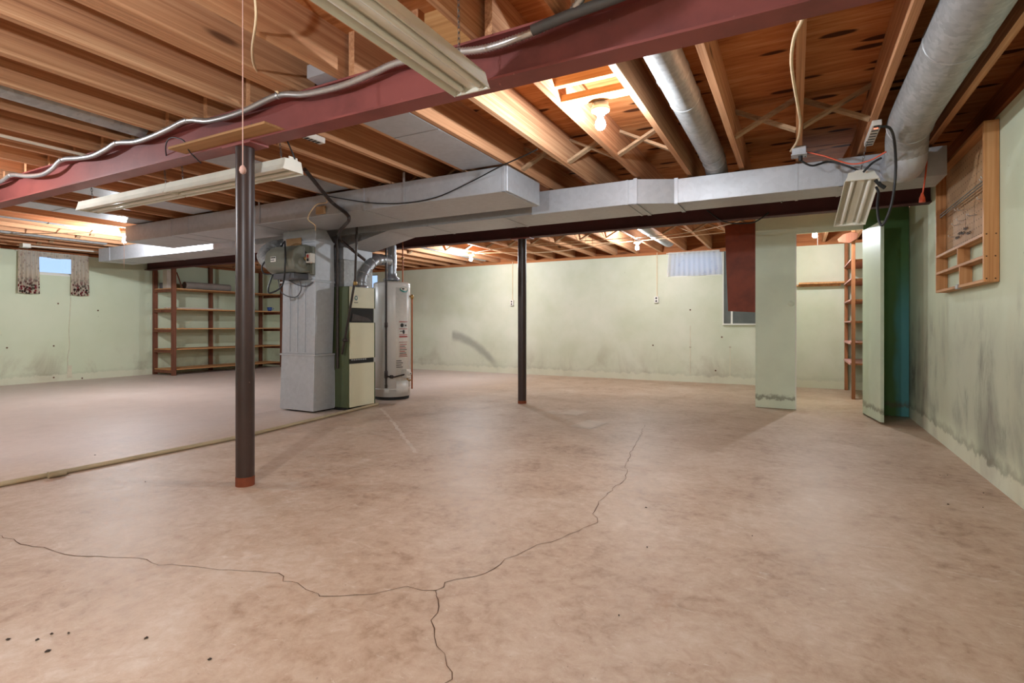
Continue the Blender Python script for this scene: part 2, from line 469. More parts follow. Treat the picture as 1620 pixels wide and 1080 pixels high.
M_DOOR = board_paint('whitish_green_door', lin(198, 210, 188))
M_BOARD2 = board_paint('green_board_cool_glow', lin(92, 132, 78), lin(98, 170, 178), .965, 1.03)  # teal side is cool light painted into the green

# ------------------------------------------------------------------ room shell
XL, XR, YF, YN = -11.1, 1.045, 9.36, -1.9
WT = 2.175         # top of the concrete walls
JB, JT = 2.22, 2.455   # underside and top of the joists
floor = struct(obj('floor', MB().box(XL - .25, XR + .25, YN - .25, YF + .25, -.15, 0), M_FLOOR))

def wall_with_holes(axis, a0, a1, c0, c1, holes):
    """a wall of thickness c0..c1 along an axis from a0 to a1, holes (p0,p1,z0,z1)"""
    mb = MB()
    def put(p0, p1, z0, z1):
        if p1 - p0 < 1e-4 or z1 - z0 < 1e-4: return
        if axis == 'X': mb.box(p0, p1, c0, c1, z0, z1)
        else: mb.box(c0, c1, p0, p1, z0, z1)
    cur = a0
    for p0, p1, z0, z1 in sorted(holes):
        put(cur, p0, 0, WT); put(p0, p1, 0, z0); put(p0, p1, z1, WT); cur = p1
    put(cur, a1, 0, WT)
    return mb
WIN_L = (3.93, 4.80, 1.82, 2.15)
WIN_F = (-1.88, -1.07, 1.80, 2.15)
WIN_B = (-9.35, -8.45, 1.80, 2.15)
wall_left = struct(obj('wall_left', wall_with_holes('Y', YN, YF, XL - .25, XL, [WIN_L]), M_WL))
wall_far = struct(obj('wall_far', wall_with_holes('X', XL - .25, XR + .25, YF, YF + .25, [WIN_F, WIN_B]), M_WF))
wall_right = struct(obj('wall_right', MB().box(XR, XR + .25, YN, YF, 0, WT), M_WR))
wall_near = struct(obj('wall_near', MB().box(XL - .25, XR + .25, YN - .25, YN, 0, WT), M_WL))

# windows
def window(num, axis, p0, p1, z0, z1, c):
    fr = MB(); g = MB(); t = .035
    def bx(m, a0, a1, b0, b1, d0, d1):
        if axis == 'X': m.box(a0, a1, c + d0, c + d1, b0, b1)
        else: m.box(c - d1, c - d0, a0, a1, b0, b1)
    bx(fr, p0, p1, z0, z0 + t, .10, .16); bx(fr, p0, p1, z1 - t, z1, .10, .16)
    bx(fr, p0, p0 + t, z0 + t, z1 - t, .10, .16); bx(fr, p1 - t, p1, z0 + t, z1 - t, .10, .16)
    w = struct(obj('window_%d' % num, fr, M_FRAME))
    bx(g, p0 + t, p1 - t, z0 + t, z1 - t, .126, .132); obj('pane', g, M_GLASS, w)
    s = MB(); bx(s, p0, p1, z0 - .02, z0 + .004, -.004, .10); obj('window_sill', s, M_FRAME, w)
window(1, 'Y', *WIN_L, XL); window(2, 'X', *WIN_F, YF); window(3, 'X', *WIN_B, YF)

# sill plates and rim joists
trim = 0
for n, (b, m) in enumerate([((XL - .2, XR + .2, YF + .01, YF + .15, WT, JB), M_SILL), ((XL - .16, XL - .01, YN, YF, WT, JB), M_SILLY),
                            ((XR + .01, XR + .15, YN, YF, WT, JB), M_SILLY), ((XL - .2, XR + .2, YN - .15, YN - .01, WT, JB), M_SILL)]):
    s = struct(obj('trim_%d' % (n + 1), MB().box(*b), m))
    x0, x1, y0, y1, _, _ = b
    if n in (0, 3): obj('rim_joist', MB().box(x0, x1, y0 + .09, y0 + .13, JB, JT), M_SILL, s)
    else: obj('rim_joist', MB().box(x0 + .09 if n == 2 else x0 + .02, x0 + .13 if n == 2 else x0 + .06, y0, y1, JB, JT), M_SILLY, s)

# ceiling: plywood sheets on joists
ceiling = struct(obj('ceiling', MB().box(XL - .3, XR + .3, YN - .3, YF + .3, JT + .018, JT + .06), M_PLY))
pm = MB().box(-1.216, 1.216, -.606, .606, 0, .0175).mesh('subfloor_panel', M_PLY)
row = 0; y = YN - .25
while y < YF + .25:
    x = XL - .3 - (1.22 if row % 2 else 0)
    while x < XR + .3:
        link('subfloor_panel', pm, ceiling, WM[ceiling.name].inverted() @ Matrix.Translation((x + 1.22, y + .61, JT)))
        x += 2.44
    y += 1.22; row += 1
JX = [.005 + .406 * k for k in range(-27, 3)]
TH = .038
SPANS = [(-.06, YN - .05, 2.12, 'near'), (0.0, 2.03, 5.89, 'mid'), (-.048, 5.79, YF + .09, 'far')]
for off, y0, y1, nm in SPANS:
    L = y1 - y0
    jm = MB().box(0, TH, -L / 2, L / 2, 0, JT - JB).mesh('joist', M_JOIST)
    for x in JX:
        link('joist', jm, ceiling, WM[ceiling.name].inverted() @ Matrix.Translation((x + off, (y0 + y1) / 2, JB)))
        if nm == 'near' and abs(x + 2.431) < .05:      # a tripled joist
            for e in (1, 2): link('joist', jm, ceiling, WM[ceiling.name].inverted() @ Matrix.Translation((x + off + e * (TH + .003), (y0 + y1) / 2, JB)))
# cross bridging
SKIP = {('mid', -10), ('mid', -18), ('mid', -6), ('mid', 1), ('mid', -2), ('far', -14), ('far', -5), ('mid', -15)}
gap = .406 - TH
for nm, ym, off in (('mid', 3.93, 0.0), ('far', 7.55, -.048)):
    for k, x in zip(range(-27, 2), JX):
        if (nm, k) in SKIP: continue
        for s, dy in ((1, 0.0), (-1, .05)):
            a, b = (JB + .015, JT - .03) if s > 0 else (JT - .03, JB + .015)
            m = MB().bar((x + off + TH, ym + dy, a), (x + off + TH + gap, ym + dy, b), .055, .019)
            obj('bridging_brace', m, M_BRACE, ceiling)
# a framed opening in the bay above the middle lamp
for b in ((-1.175, -.807, 2.72, 2.758, JB + .05, JT), (-1.175, -.807, 2.81, 2.90, JB - .001, JB + .037), (-1.175, -.807, 2.40, 2.438, JB + .05, JT)):
    obj('blocking', MB().box(*b), M_JOISTX, ceiling)
for x, y in ((-1.619, 2.03), (-.807, 2.0)):
    obj('blocking', MB().box(x + TH, x + .406 - .07, y + .05, y + .088, JB, JT), M_JOISTX, ceiling)

# cracks and patches of the floor
def ribbon(pts, w, z=.0012, jit=.5):
    mb = MB(); P = []
    for a, b in zip(pts, pts[1:]):
        n = max(2, int((b - a).length / .045))
        for i in range(n):
            t = i / n; p = a.lerp(b, t); p = p + Vector((random.uniform(-1, 1), random.uniform(-1, 1), 0)) * .010
            P.append(p)
    P.append(pts[-1])
    vs = []
    for i, p in enumerate(P):
        d = (P[min(i + 1, len(P) - 1)] - P[max(i - 1, 0)]).normalized(); nrm = Vector((-d.y, d.x, 0))
        ww = w * random.uniform(1 - jit, 1 + jit) / 2
        vs += [Vector((p.x, p.y, z)) + nrm * ww, Vector((p.x, p.y, z)) - nrm * ww]
    mb.add(vs, [(2 * i, 2 * i + 1, 2 * i + 3, 2 * i + 2) for i in range(len(P) - 1)])
    return mb
def fl(*pp): return [spot(x, y, Z=0) for x, y in pp]
CR1 = fl((-60, 836), (0, 848), (35, 859), (89, 872), (123, 879), (173, 881), (217, 883), (252, 892), (306, 897), (385, 903), (442, 908), (447, 918), (474, 923), (504, 941), (516, 945), (583, 941), (642, 929), (691, 934))
CR2 = fl((691, 934), (706, 922), (741, 913), (770, 906), (800, 885), (850, 861), (875, 857), (923, 835), (947, 827), (937, 813), (947, 793), (971, 772), (991, 756), (990, 734), (1000, 712), (1011, 692), (1020, 672))
CR3 = fl((691, 934), (688, 941), (695, 960), (681, 983), (689, 1007), (706, 1037), (717, 1067), (704, 1082), (712, 1110))
for c, w in ((CR1, .0030), (CR2, .0026), (CR3, .0030)): obj('crack', ribbon(c, w), M_CRACK, floor)
for q in ([(899, 674), (931, 664), (963, 668), (933, 679)], [(880, 654), (905, 648), (934, 651), (912, 657)]):
    p = fl(*q); obj('cement_patch', MB().add([(v.x, v.y, .0015) for v in p], [(0, 1, 2, 3)]), M_PATCHF, floor)
obj('chalk_line', ribbon(fl((603, 646), (622, 668), (640, 692), (658, 716)), .03, .001, .3), M_PATCHF, floor)
db = MB()
for x, y in [(75, 1030), (82, 1003), (60, 1012), (232, 1009), (332, 1043), (1022, 803), (1190, 848), (1024, 866), (1487, 752), (1499, 752), (150, 720), (230, 762), (1556, 780), (1555, 803), (979, 974), (990, 672), (1500, 798), (108, 1002), (12, 1012)]:
    p = spot(x, y, Z=0); r = random.uniform(.003, .009)
    db.add([(p.x + r * math.cos(a) * random.uniform(.5, 1.2), p.y + r * math.sin(a) * random.uniform(.5, 1.2), .002) for a in (0, 1.2, 2.5, 3.8, 5)] + [(p.x, p.y, .006)], [(0, 1, 5), (1, 2, 5), (2, 3, 5), (3, 4, 5), (4, 0, 5)])
o = tag(obj('floor_debris', db, M_DEBRIS), 'dark crumbs and leaf bits scattered over the concrete floor', 'debris'); o['kind'] = 'stuff'
# hairline crack and pale repair on the left wall
wc = [spot(x, y, X=XL) for x, y in ((112, 470), (111, 490), (109, 520), (110, 548), (107, 565), (108, 598))]
mb = MB(); mb.tube([p + Vector((.001, 0, 0)) for p in wc], .006, 4); obj('crack', mb, M_SPECKLE, wall_left)
mb = MB(); a = spot(106, 578, X=XL); mb.box(XL, XL + .004, a.y, a.y + .07, .05, a.z); obj('paint_patch', mb, M_SPECKLE, wall_left)
for x in (1092, 1155):
    a = spot(x, 540, Y=YF); obj('paint_seam', MB().box(a.x - .006, a.x + .006, YF - .003, YF, .12, .95 if x < 1100 else .62), M_SPECKLE, wall_far)
for x, y in ((1092, 490), (1092, 549), (1155, 549), (1132, 586), (1142, 533), (1033, 546)):
    a = spot(x, y, Y=YF); obj('tie_hole', MB().cyl((a.x, YF - .002, a.z), (a.x, YF + .01, a.z), .014, 8), M_CRACK, wall_far)
for x, y in ((92, 480), (155, 491), (11, 550), (85, 597), (130, 598), (85, 547)):
    a = spot(x, y, X=XL); obj('tie_hole', MB().cyl((XL + .002, a.y, a.z), (XL - .01, a.y, a.z), .014, 8), M_CRACK, wall_left)

# ------------------------------------------------------------------ steel beams and posts
def ibeam(yc, x0, x1, label, z0=2.02, z1=JB, fw=.112, m=M_BEAM):
    b = thing('steel_beam', label, 'beam', ((x0 + x1) / 2, yc, z0), group='steel beams under the joists')
    obj('web', MB().box(x0, x1, yc - .004, yc + .004, z0 + .011, z1 - .011), m, b)
    obj('bottom_flange', MB().box(x0, x1, yc - fw / 2, yc + fw / 2, z0, z0 + .011), m, b)
    obj('top_flange', MB().box(x0, x1, yc - fw / 2, yc + fw / 2, z1 - .011, z1), m, b)
    return b
beam1 = ibeam(2.07, XL, XR, 'red primed steel beam nearest the camera carrying the silver conduit')
beam2 = ibeam(5.84, XL, XR, 'dark red steel beam behind the long sheet metal ducts', m=M_BEAM2)

def post(x, y, r, label, foot):
    p = thing('support_post', label, 'post', (x, y, 0), group='round steel posts under the beams')
    obj('pipe', MB().cyl((x, y, foot), (x, y, 2.008), r, 28), M_POST, p)
    obj('rusty_foot', MB().cyl((x, y, 0), (x, y, foot), r + .001, 28), M_RUST, p)
    obj('cap_plate', MB().box(x - .13, x + .13, y - .062, y + .062, 2.008, 2.02), M_BEAM, p)
    return p
post(-2.90, 2.07, .052, 'dark brown steel post in the foreground with a rusty foot', .055)
post(-2.955, 5.84, .052, 'dark brown steel post standing alone in front of the far wall', .035)

# conduit clipped along the near beam
cp = [(-40, 300), (0, 288), (18, 277), (44, 278.5), (67, 276), (83, 267), (98, 253), (126, 250), (148, 246), (170, 235), (185, 226), (215, 224), (240, 216), (267, 204), (297, 190), (333, 191), (383, 177),
      (440, 151), (483, 149), (540, 136), (590, 116), (630, 99), (707, 84), (767, 77), (833, 55), (880, 34)]
P = [spot(x, y, Y=1.99) for x, y in cp] + [Vector((-.78, 1.97, 2.185)), Vector((-.70, 1.93, 2.24)), Vector((-.66, 1.88, 2.33)), Vector((-.64, 1.86, 2.44))]
P = [spot(-120, 318, Y=1.99)] + P
path = curve(P, 10); acc = [path[0]]; step = .0075
for p in path[1:]:
    while (p - acc[-1]).length > step: acc.append(acc[-1] + (p - acc[-1]).normalized() * step)
cd = thing('flexible_conduit', 'silver flexible metal conduit sagging along the red beam', 'conduit', tuple(P[1]))
obj('armour', MB().tube(acc, .015, 10, True, [.0178 if i % 2 else .0138 for i in range(len(acc))]), M_CONDUIT, cd)
for x, y in ((18, 277), (98, 253), (185, 226), (297, 190), (440, 151)):
    a = spot(x, y, Y=1.99)
    mb = MB().lathe([(.0175, -.008), (.0195, -.008), (.0195, .008), (.0175, .008), (.0175, -.008)], a, 12, 'X'); mb.bar(a + Vector((0, .0, .015)), a + Vector((-.01, .028, JB - a.z)), .014, .003, (1, 0, 0))
    obj('strap', mb, M_CONDUIT, cd)
pp = [spot(842, 48, Y=1.965), spot(900, 24, Y=1.965), spot(960, 2, Y=1.965), spot(1040, -30, Y=1.965)]
mb = MB().tube(curve(pp, 6), .021, 14, False); mb.tube(curve(pp, 6), .017, 14, False)
tag(obj('conduit_sleeve', mb, M_DARKGREY), 'dark grey plastic conduit sleeve above the red beam', 'conduit')

# scrap plank lying on the flange, with nails
pk = thing('scrap_plank', 'short scrap plank lying on the lower flange of the red beam', 'plank', (-2.95, 1.98, 2.032))
obj('board', MB().box(-3.40, -2.51, 1.905, 2.062, 2.032, 2.046), M_SCRAP, pk, bevel=.001)
for i in range(9):
    x = -2.96 + i * .048 + random.uniform(-.01, .01); y = 1.915 + random.uniform(0, .03)
    obj('nail', MB().cyl((x, y, 2.046), (x + random.uniform(-.006, .006), y, 2.058 + random.uniform(0, .006)), .0015, 5), M_NAIL, pk)

# ------------------------------------------------------------------ ducts
def rect_duct(parent, x0, x1, y0, y1, z0, z1, seams, m=M_GALV):
    xs = [x0] + sorted(seams) + [x1]
    for a, b in zip(xs, xs[1:]):
        obj('duct_section', MB().box(a + .0015, b - .0015, y0, y1, z0, z1), m, parent, bevel=.003)
    for s in seams:
        mb = MB(); e = .004
        mb.box(s - .011, s + .011, y0 - e, y0 - .0004, z0 - e, z1); mb.box(s - .011, s + .011, y0 - e, y1 + e, z0 - e, z0 - .0004)
        obj('drive_cleat', mb, m, parent)
ret = thing('return_duct', 'wide galvanised return duct running above the furnace', 'duct', (-4.7, 3.95, 2.0), group='sheet metal trunk ducts')
sm = [spot(271, 380, Y=3.66).x, spot(297, 375, Y=3.66).x, spot(403, 360, Y=3.66).x, spot(575, 325, Y=3.66).x, -1.98 - .035]
rect_duct(ret, -7.45, -1.98, 3.66, 4.255, 2.0, 2.2, sm)
for x in (-4.9, -3.0): obj('hanger_strap', MB().bar((x, 3.655, 2.0), (x, 3.655, 2.28), .025, .0015, (0, 1, 0)), M_GALV, ret)
sup = thing('supply_duct', 'long galvanised supply duct just in front of the dark beam', 'duct', (-4.5, 4.8, 1.99), group='sheet metal trunk ducts')
sm = [spot(173, 400, Y=4.52).x, spot(238, 400, Y=4.52).x, spot(320, 390, Y=4.52).x, -6.1, -3.4, spot(798, 350, Y=4.52).x, spot(992, 300, Y=4.52).x]
rect_duct(sup, -10.0, -1.21, 4.52, 5.03, 1.99, 2.2, sm)
tr = MB().add([(-1.21, 4.52, 1.99), (-1.21, 5.03, 1.99), (-1.21, 5.03, 2.2), (-1.21, 4.52, 2.2), (-.895, 4.67, 1.992), (-.895, 5.03, 1.992), (-.895, 5.03, 2.198), (-.895, 4.67, 2.198)],
              [(0, 1, 2, 3), (7, 6, 5, 4), (0, 4, 5, 1), (1, 5, 6, 2), (2, 6, 7, 3), (3, 7, 4, 0)])
obj('reducer', tr, M_GALV, sup)
for x, y0 in ((-1.205, 4.52), (-.895, 4.67)):
    mb = MB(); mb.box(x - .016, x + .016, y0 - .007, y0 - .001, 1.985, 2.205); mb.box(x - .016, x + .016, y0 - .007, 5.035, 1.983, 1.9895); obj('drive_cleat', mb, M_GALV, sup)
rect_duct(sup, -.895, .93, 4.67, 5.03, 1.992, 2.198, [spot(1260, 280, Y=4.67).x, .30])
for x in (-2.6, -3.65, -.1, .45): obj('sheet_screw', MB().lathe([(.001, -.014), (.006, -.013), (.006, 0)], (x, 5.0, 1.99), 8), M_NAIL, sup)

def round_duct(name, label, pts, r, rings, k=10, group='round branch ducts', m=M_GALVD):
    t = thing(name, label, 'duct', tuple(pts[0]), group=group)
    C = curve(pts, k)
    obj('pipe', MB().tube(C, r, 28), m, t)
    for c, d in rings:
        c = Vector(c); d = Vector(d).normalized()
        obj('seam_ring', MB().tube([c - d * .006, c - d * .003, c + d * .003, c + d * .006], r, 28, False, [r, r + .004, r + .004, r]), m, t)
    return t
big = round_duct('round_duct', 'large round galvanised duct elbowing down at the right end of the trunk duct', [(.62, 2.28, 2.205), (.62, 3.0, 2.205), (.62, 3.8, 2.2), (.625, 4.08, 2.19)], .12, [((.62, 2.95, 2.205), (0, 1, 0)), ((.625, 4.06, 2.19), (0, 1, -.05))])
el = [(.625, 4.06, 2.19), (.635, 4.22, 2.17), (.645, 4.31, 2.10), (.65, 4.36, 2.06)]
obj('elbow', MB().tube(curve(el, 5), .117, 28), M_GALVD, big)
ex = [(.645, 4.315, 2.13), (.65, 4.33, 2.06), (.65, 4.40, 2.03), (.65, 4.52, 2.05), (.65, 4.67, 2.09)]
obj('boot', MB().tube(curve(ex, 5), .112, 28, True, None), M_GALV, big)
obj('collar', MB().tube([(.65, 4.645, 2.09), (.65, 4.668, 2.09)], .105, 28), M_GALV, big)
round_duct('round_duct', 'small round galvanised duct between joists right of the lit middle bulb', [(-.585, 2.15, 2.315), (-.585, 3.0, 2.315), (-.585, 4.3, 2.312), (-.585, 4.62, 2.30), (-.585, 4.80, 2.25), (-.585, 4.82, 2.2)], .088,
           [((-.585, 2.95, 2.315), (0, 1, 0)), ((-.585, 3.30, 2.315), (0, 1, 0)), ((-.585, 4.45, 2.308), (0, 1, 0)), ((-.585, 4.62, 2.30), (0, 1, -.2))])
round_duct('round_duct', 'round galvanised duct between far joists left of the distant bulb', [(-5.44, 5.95, 2.30), (-5.44, 7.5, 2.30), (-5.44, 9.1, 2.30)], .075, [((-5.44, 7.2, 2.30), (0, 1, 0))], 3)
round_duct('round_duct', 'round galvanised duct between far joists above the sheer curtain', [(-1.80, 5.95, 2.30), (-1.80, 7.5, 2.30), (-1.80, 8.6, 2.30), (-1.80, 8.8, 2.31)], .09, [((-1.80, 7.9, 2.30), (0, 1, 0))], 3)
round_duct('round_duct', 'slim round duct between the left joists just beyond the left bulb', [(-8.30, 2.2, 2.29), (-8.30, 4.4, 2.29)], .06, [((-8.30, 3.2, 2.29), (0, 1, 0))], 3)
round_duct('round_duct', 'slim round duct nearest the left curtained window', [(-9.52, 2.2, 2.27), (-9.52, 4.4, 2.27)], .06, [((-9.52, 3.3, 2.27), (0, 1, 0))], 3)
def pan(k, y0, y1, label, z=JB):
    x = .005 + .406 * k
    t = thing('panned_joist_sheet', label, 'duct sheet', (x + .2, (y0 + y1) / 2, z - .004), group='sheet metal pans between joists')
    ym = y0 + (y1 - y0) * .45
    obj('sheet', MB().box(x + .041, x + .403, y0, ym, z - .004, z - .002), M_GALV, t)
    obj('sheet', MB().box(x + .041, x + .403, ym + .002, y1, z - .004, z - .002), M_GALV, t)
    obj('seam', MB().box(x + .041, x + .403, ym - .01, ym + .012, z - .007, z - .004), M_GALV, t)
pan(-6, 2.14, 3.66, 'grey sheet metal pan nailed under joists right of the foreground post')
pan(-10, 2.35, 3.66, 'grey sheet metal pan under joists above the humidifier')
pan(-15, 2.14, 3.66, 'grey sheet metal pan under joists behind the hanging twin light')
pan(-18, 2.14, 3.70, 'bright sheet metal pan under joists beside the left bulb')
t = thing('round_duct', 'dull round duct between the joists in the upper left corner', 'duct', (-3.89, .4, 2.22), group='round branch ducts')
x = -4.055 - .06
obj('pipe', MB().tube([(x + .22, -1.2, 2.30), (x + .22, 2.02, 2.30)], .08, 20), M_GALVD, t)
obj('seam_ring', MB().tube([(x + .22, 1.19, 2.30), (x + .22, 1.193, 2.30), (x + .22, 1.199, 2.30), (x + .22, 1.202, 2.30)], .08, 20, False, [.08, .083, .083, .08]), M_GALVD, t)
a = spot(499, 128, Y=2.005)
o = tag(obj('duct_boot', MB().add([(a.x, 1.95, 2.232), (a.x + .16, 1.95, 2.232), (a.x + .16, 2.04, 2.222), (a.x, 2.04, 2.222), (a.x, 1.95, 2.30), (a.x + .10, 1.95, 2.30), (a.x + .10, 2.04, 2.31), (a.x, 2.04, 2.31)],
    [(0, 1, 2, 3), (7, 6, 5, 4), (0, 4, 5, 1), (1, 5, 6, 2), (2, 6, 7, 3), (3, 7, 4, 0)]), M_GALV), 'small sheet metal boot between joists above the conduit', 'duct boot')
tag(obj('thin_pipe', MB().cyl((-4.60, -1.2, 2.18), (-4.60, 2.0, 2.20), .011, 10), M_WHITE), 'thin pale pipe running along joists at the upper left', 'pipe')

# ------------------------------------------------------------------ furnace
pl = thing('return_plenum', 'grey sheet metal return plenum standing beside the furnace', 'duct', (-4.85, 4.24, 0))
def frustum(b, t):
    (x0, x1, y0, y1, z0), (X0, X1, Y0, Y1, z1) = b, t
    return MB().add([(x0, y0, z0), (x1, y0, z0), (x1, y1, z0), (x0, y1, z0), (X0, Y0, z1), (X1, Y0, z1), (X1, Y1, z1), (X0, Y1, z1)],
                    [(3, 2, 1, 0), (4, 5, 6, 7), (0, 1, 5, 4), (1, 2, 6, 5), (2, 3, 7, 6), (3, 0, 4, 7)])
obj('base_box', frustum((-5.13, -4.60, 4.09, 4.395, .02), (-5.115, -4.595, 4.10, 4.395, .625)), M_GALV, pl, bevel=.003)
obj('base_box', MB().box(-5.10, -4.60, 4.395, 4.46, .03, .45), M_GALV, pl, bevel=.003)
obj('lower_section', frustum((-5.11, -4.592, 4.10, 4.36, .64), (-5.09, -4.58, 4.10, 4.375, 1.43)), M_GALV, pl, bevel=.003)
obj('upper_section', frustum((-5.09, -4.58, 4.10, 4.375, 1.445), (-5.085, -4.575, 4.10, 4.36, 1.86)), M_GALV, pl, bevel=.003)
obj('upper_section', frustum((-5.085, -4.575, 4.10, 4.36, 1.87), (-5.085, -4.575, 4.10, 4.255, 2.0)), M_GALV, pl, bevel=.003)
for z, e in ((.625, .012), (1.43, .012), (1.862, .008)):
    obj('drive_cleat', MB().box(-5.115 - e, -4.582 + e, 4.10 - e, 4.37 + e * .3, z - .004, z + .014), M_GALV, pl)
for x in (-4.98, -4.86, -4.74):
    obj('standing_seam', frustum((x - .012, x + .012, 4.092, 4.10, .66), (x - .006, x + .018, 4.092, 4.10, 1.42)), M_GALV, pl)

fu = thing('furnace', 'green and cream gas furnace cabinet with open burner slot', 'furnace', (-4.75, 4.6, 0))
FX = -4.38
obj('cabinet', MB().box(-5.12, FX - .02, 4.40, 4.815, .03, 1.39), M_GREEN, fu, bevel=.004)
obj('base', MB().box(-5.10, FX - .03, 4.41, 4.805, 0, .03), M_VOID, fu)
for z0, z1 in ((.035, .522), (.578, .985), (1.15, 1.388)): obj('front_panel', MB().box(FX - .02, FX, 4.415, 4.80, z0, z1), M_CREAM, fu, bevel=.004)
for z0, z1 in ((.985, 1.15), (.522, .578)): obj('burner_opening', MB().box(FX - .019, FX - .014, 4.42, 4.795, z0 + .002, z1 - .002), M_VOID, fu)
obj('flue_baffle', MB().add([(FX - .012, 4.44, 1.0), (FX - .012, 4.78, .995), (FX - .012, 4.70, 1.04), (FX - .012, 4.46, 1.085), (FX - .008, 4.44, 1.0), (FX - .008, 4.78, .995), (FX - .008, 4.70, 1.04), (FX - .008, 4.46, 1.085)],
    [(0, 1, 2, 3), (7, 6, 5, 4), (0, 4, 5, 1), (1, 5, 6, 2), (2, 6, 7, 3), (3, 7, 4, 0)]), M_DARKPIPE, fu)
for i in range(7): obj('burner_slot', MB().box(FX - .013, FX - .006, 4.44 + i * .035, 4.462 + i * .035, .56, .572), M_GALV, fu)
lg = obj('maker_badge', MB().lathe([(.0005, .004), (.034, .004), (.036, 0)], (FX, 4.50, 1.262), 18, 'X'), M_STICK, fu)
obj('badge_mark', MB().lathe([(.014, .0055), (.024, .0055), (.024, .004), (.014, .004), (.014, .0055)], (FX, 4.50, 1.262), 18, 'X'), M_TEAL, lg)
obj('badge_lettering', MB().box(FX + .0005, FX + .0015, 4.47, 4.532, 1.207, 1.214), M_INK, fu)
for z0, z1 in ((.035, .522), (.578, .985), (1.15, 1.388)): obj('panel_edge', MB().box(FX - .022, FX - .001, 4.80, 4.815, z0, z1), M_GREEN, fu)
spn = thing('supply_plenum', 'grey sheet metal supply plenum on top of the furnace', 'duct', (-4.8, 4.7, 1.39))
obj('coil_box', MB().box(-5.08, -4.50, 4.44, 4.90, 1.392, 1.70), M_GALVD, spn, bevel=.003)
obj('plenum_section', MB().box(-5.06, -4.52, 4.45, 4.92, 1.702, 1.84), M_GALV, spn, bevel=.003)
obj('flared_top', frustum((-5.06, -4.52, 4.46, 4.95, 1.842), (-5.2, -3.95, 4.53, 5.02, 1.988)), M_GALV, spn)
# flue
fp = thing('flue_pipe', 'silver elbowed flue pipe rising from the furnace to the chimney pipe', 'flue', (-4.52, 4.70, 1.39))
fc = [(-4.50, 4.70, 1.39), (-4.50, 4.71, 1.50), (-4.51, 4.80, 1.63), (-4.56, 4.98, 1.74), (-4.62, 5.15, 1.78), (-4.66, 5.36, 1.79)]
C = curve(fc, 5); obj('pipe', MB().tube(C, .068, 24), M_FLUE, fp)
for i in (3, 7, 10, 13, 17, 21):
    c = C[i]; d = (C[min(i + 1, len(C) - 1)] - C[i - 1]).normalized()
    obj('seam_ring', MB().tube([c - d * .008, c - d * .004, c + d * .004, c + d * .008], .068, 24, False, [.068, .073, .073, .068]), M_FLUE, fp)
obj('collar', MB().lathe([(.085, 0), (.085, .02), (.07, .03)], (-4.50, 4.70, 1.39), 24), M_FLUE, fp)
hp = thing('vent_pipe', 'vertical silver vent pipe above the water heater', 'flue', (-4.69, 5.47, 1.56))
obj('pipe', MB().cyl((-4.69, 5.47, 1.60), (-4.69, 5.47, 2.45), .055, 24), M_FLUE, hp)
obj('tee', MB().cyl((-4.69, 5.47, 1.70), (-4.69, 5.47, 1.88), .06, 24), M_FLUE, hp)
obj('draft_hood', MB().lathe([(.11, 1.545), (.115, 1.555), (.062, 1.60), (.062, 1.64)], (-4.69, 5.47, 0), 24), M_FLUE, hp)
for a in (0, 2.1, 4.2): obj('hood_leg', MB().cyl((-4.69 + .1 * math.cos(a), 5.47 + .1 * math.sin(a), 1.515), (-4.69 + .1 * math.cos(a), 5.47 + .1 * math.sin(a), 1.55), .005, 6), M_FLUE, hp)

# humidifier on the plenum
hu = thing('humidifier', 'grey green drum humidifier mounted on the plenum', 'humidifier', (-4.85, 4.0, 1.45))
hx0, hx1 = -5.07, -4.62
oct_ = [(4.098, 1.525), (3.93, 1.51), (3.86, 1.56), (3.84, 1.65), (3.86, 1.74), (3.93, 1.80), (4.02, 1.82), (4.098, 1.815)]
obj('housing', MB().prism(oct_, 'X', hx0, hx1), M_HUM, hu, bevel=.02, seg=3)
obj('back_plate', MB().box(hx1, -4.57, 4.06, 4.098, 1.50, 1.80), M_HUM, hu, bevel=.004)
obj('motor_cover', MB().lathe([(.001, .012), (.05, .01), (.058, 0)], (hx1, 3.97, 1.62), 16, 'X'), M_HUM, hu)
obj('drain_pan', MB().box(-5.0, -4.68, 3.90, 4.098, 1.45, 1.51), M_DARKGREY, hu, bevel=.004)
lb = obj('label_plate', MB().box(-4.955, -4.875, 3.836, 3.8405, 1.63, 1.685), M_STICK, hu)
obj('label_print', MB().box(-4.95, -4.88, 3.8345, 3.8358, 1.667, 1.68), M_INK, lb)
obj('label_print', MB().box(-4.95, -4.895, 3.8345, 3.8358, 1.645, 1.653), M_INK, lb)
obj('fill_valve', MB().lathe([(.001, -.03), (.016, -.028), (.016, 0), (.024, .002), (.024, .016), (.001, .018)], (-4.60, 3.99, 1.665), 12, 'X'), M_BRASS, hu)
obj('fill_tube', MB().tube([(-4.62, 3.99, 1.68), (-4.62, 3.99, 1.78), (-4.66, 4.0, 1.80)], .005, 8), M_CONDUIT, hu)
sw = obj('switch_box', MB().box(-4.575, -4.50, 3.97, 4.03, 1.615, 1.715), M_STICK, hu, bevel=.004)
obj('red_switch', MB().box(-4.553, -4.530, 3.962, 3.9698, 1.665, 1.70), M_REDINK, sw)
obj('dark_switch', MB().box(-4.553, -4.530, 3.962, 3.9698, 1.63, 1.66), M_INK, sw)
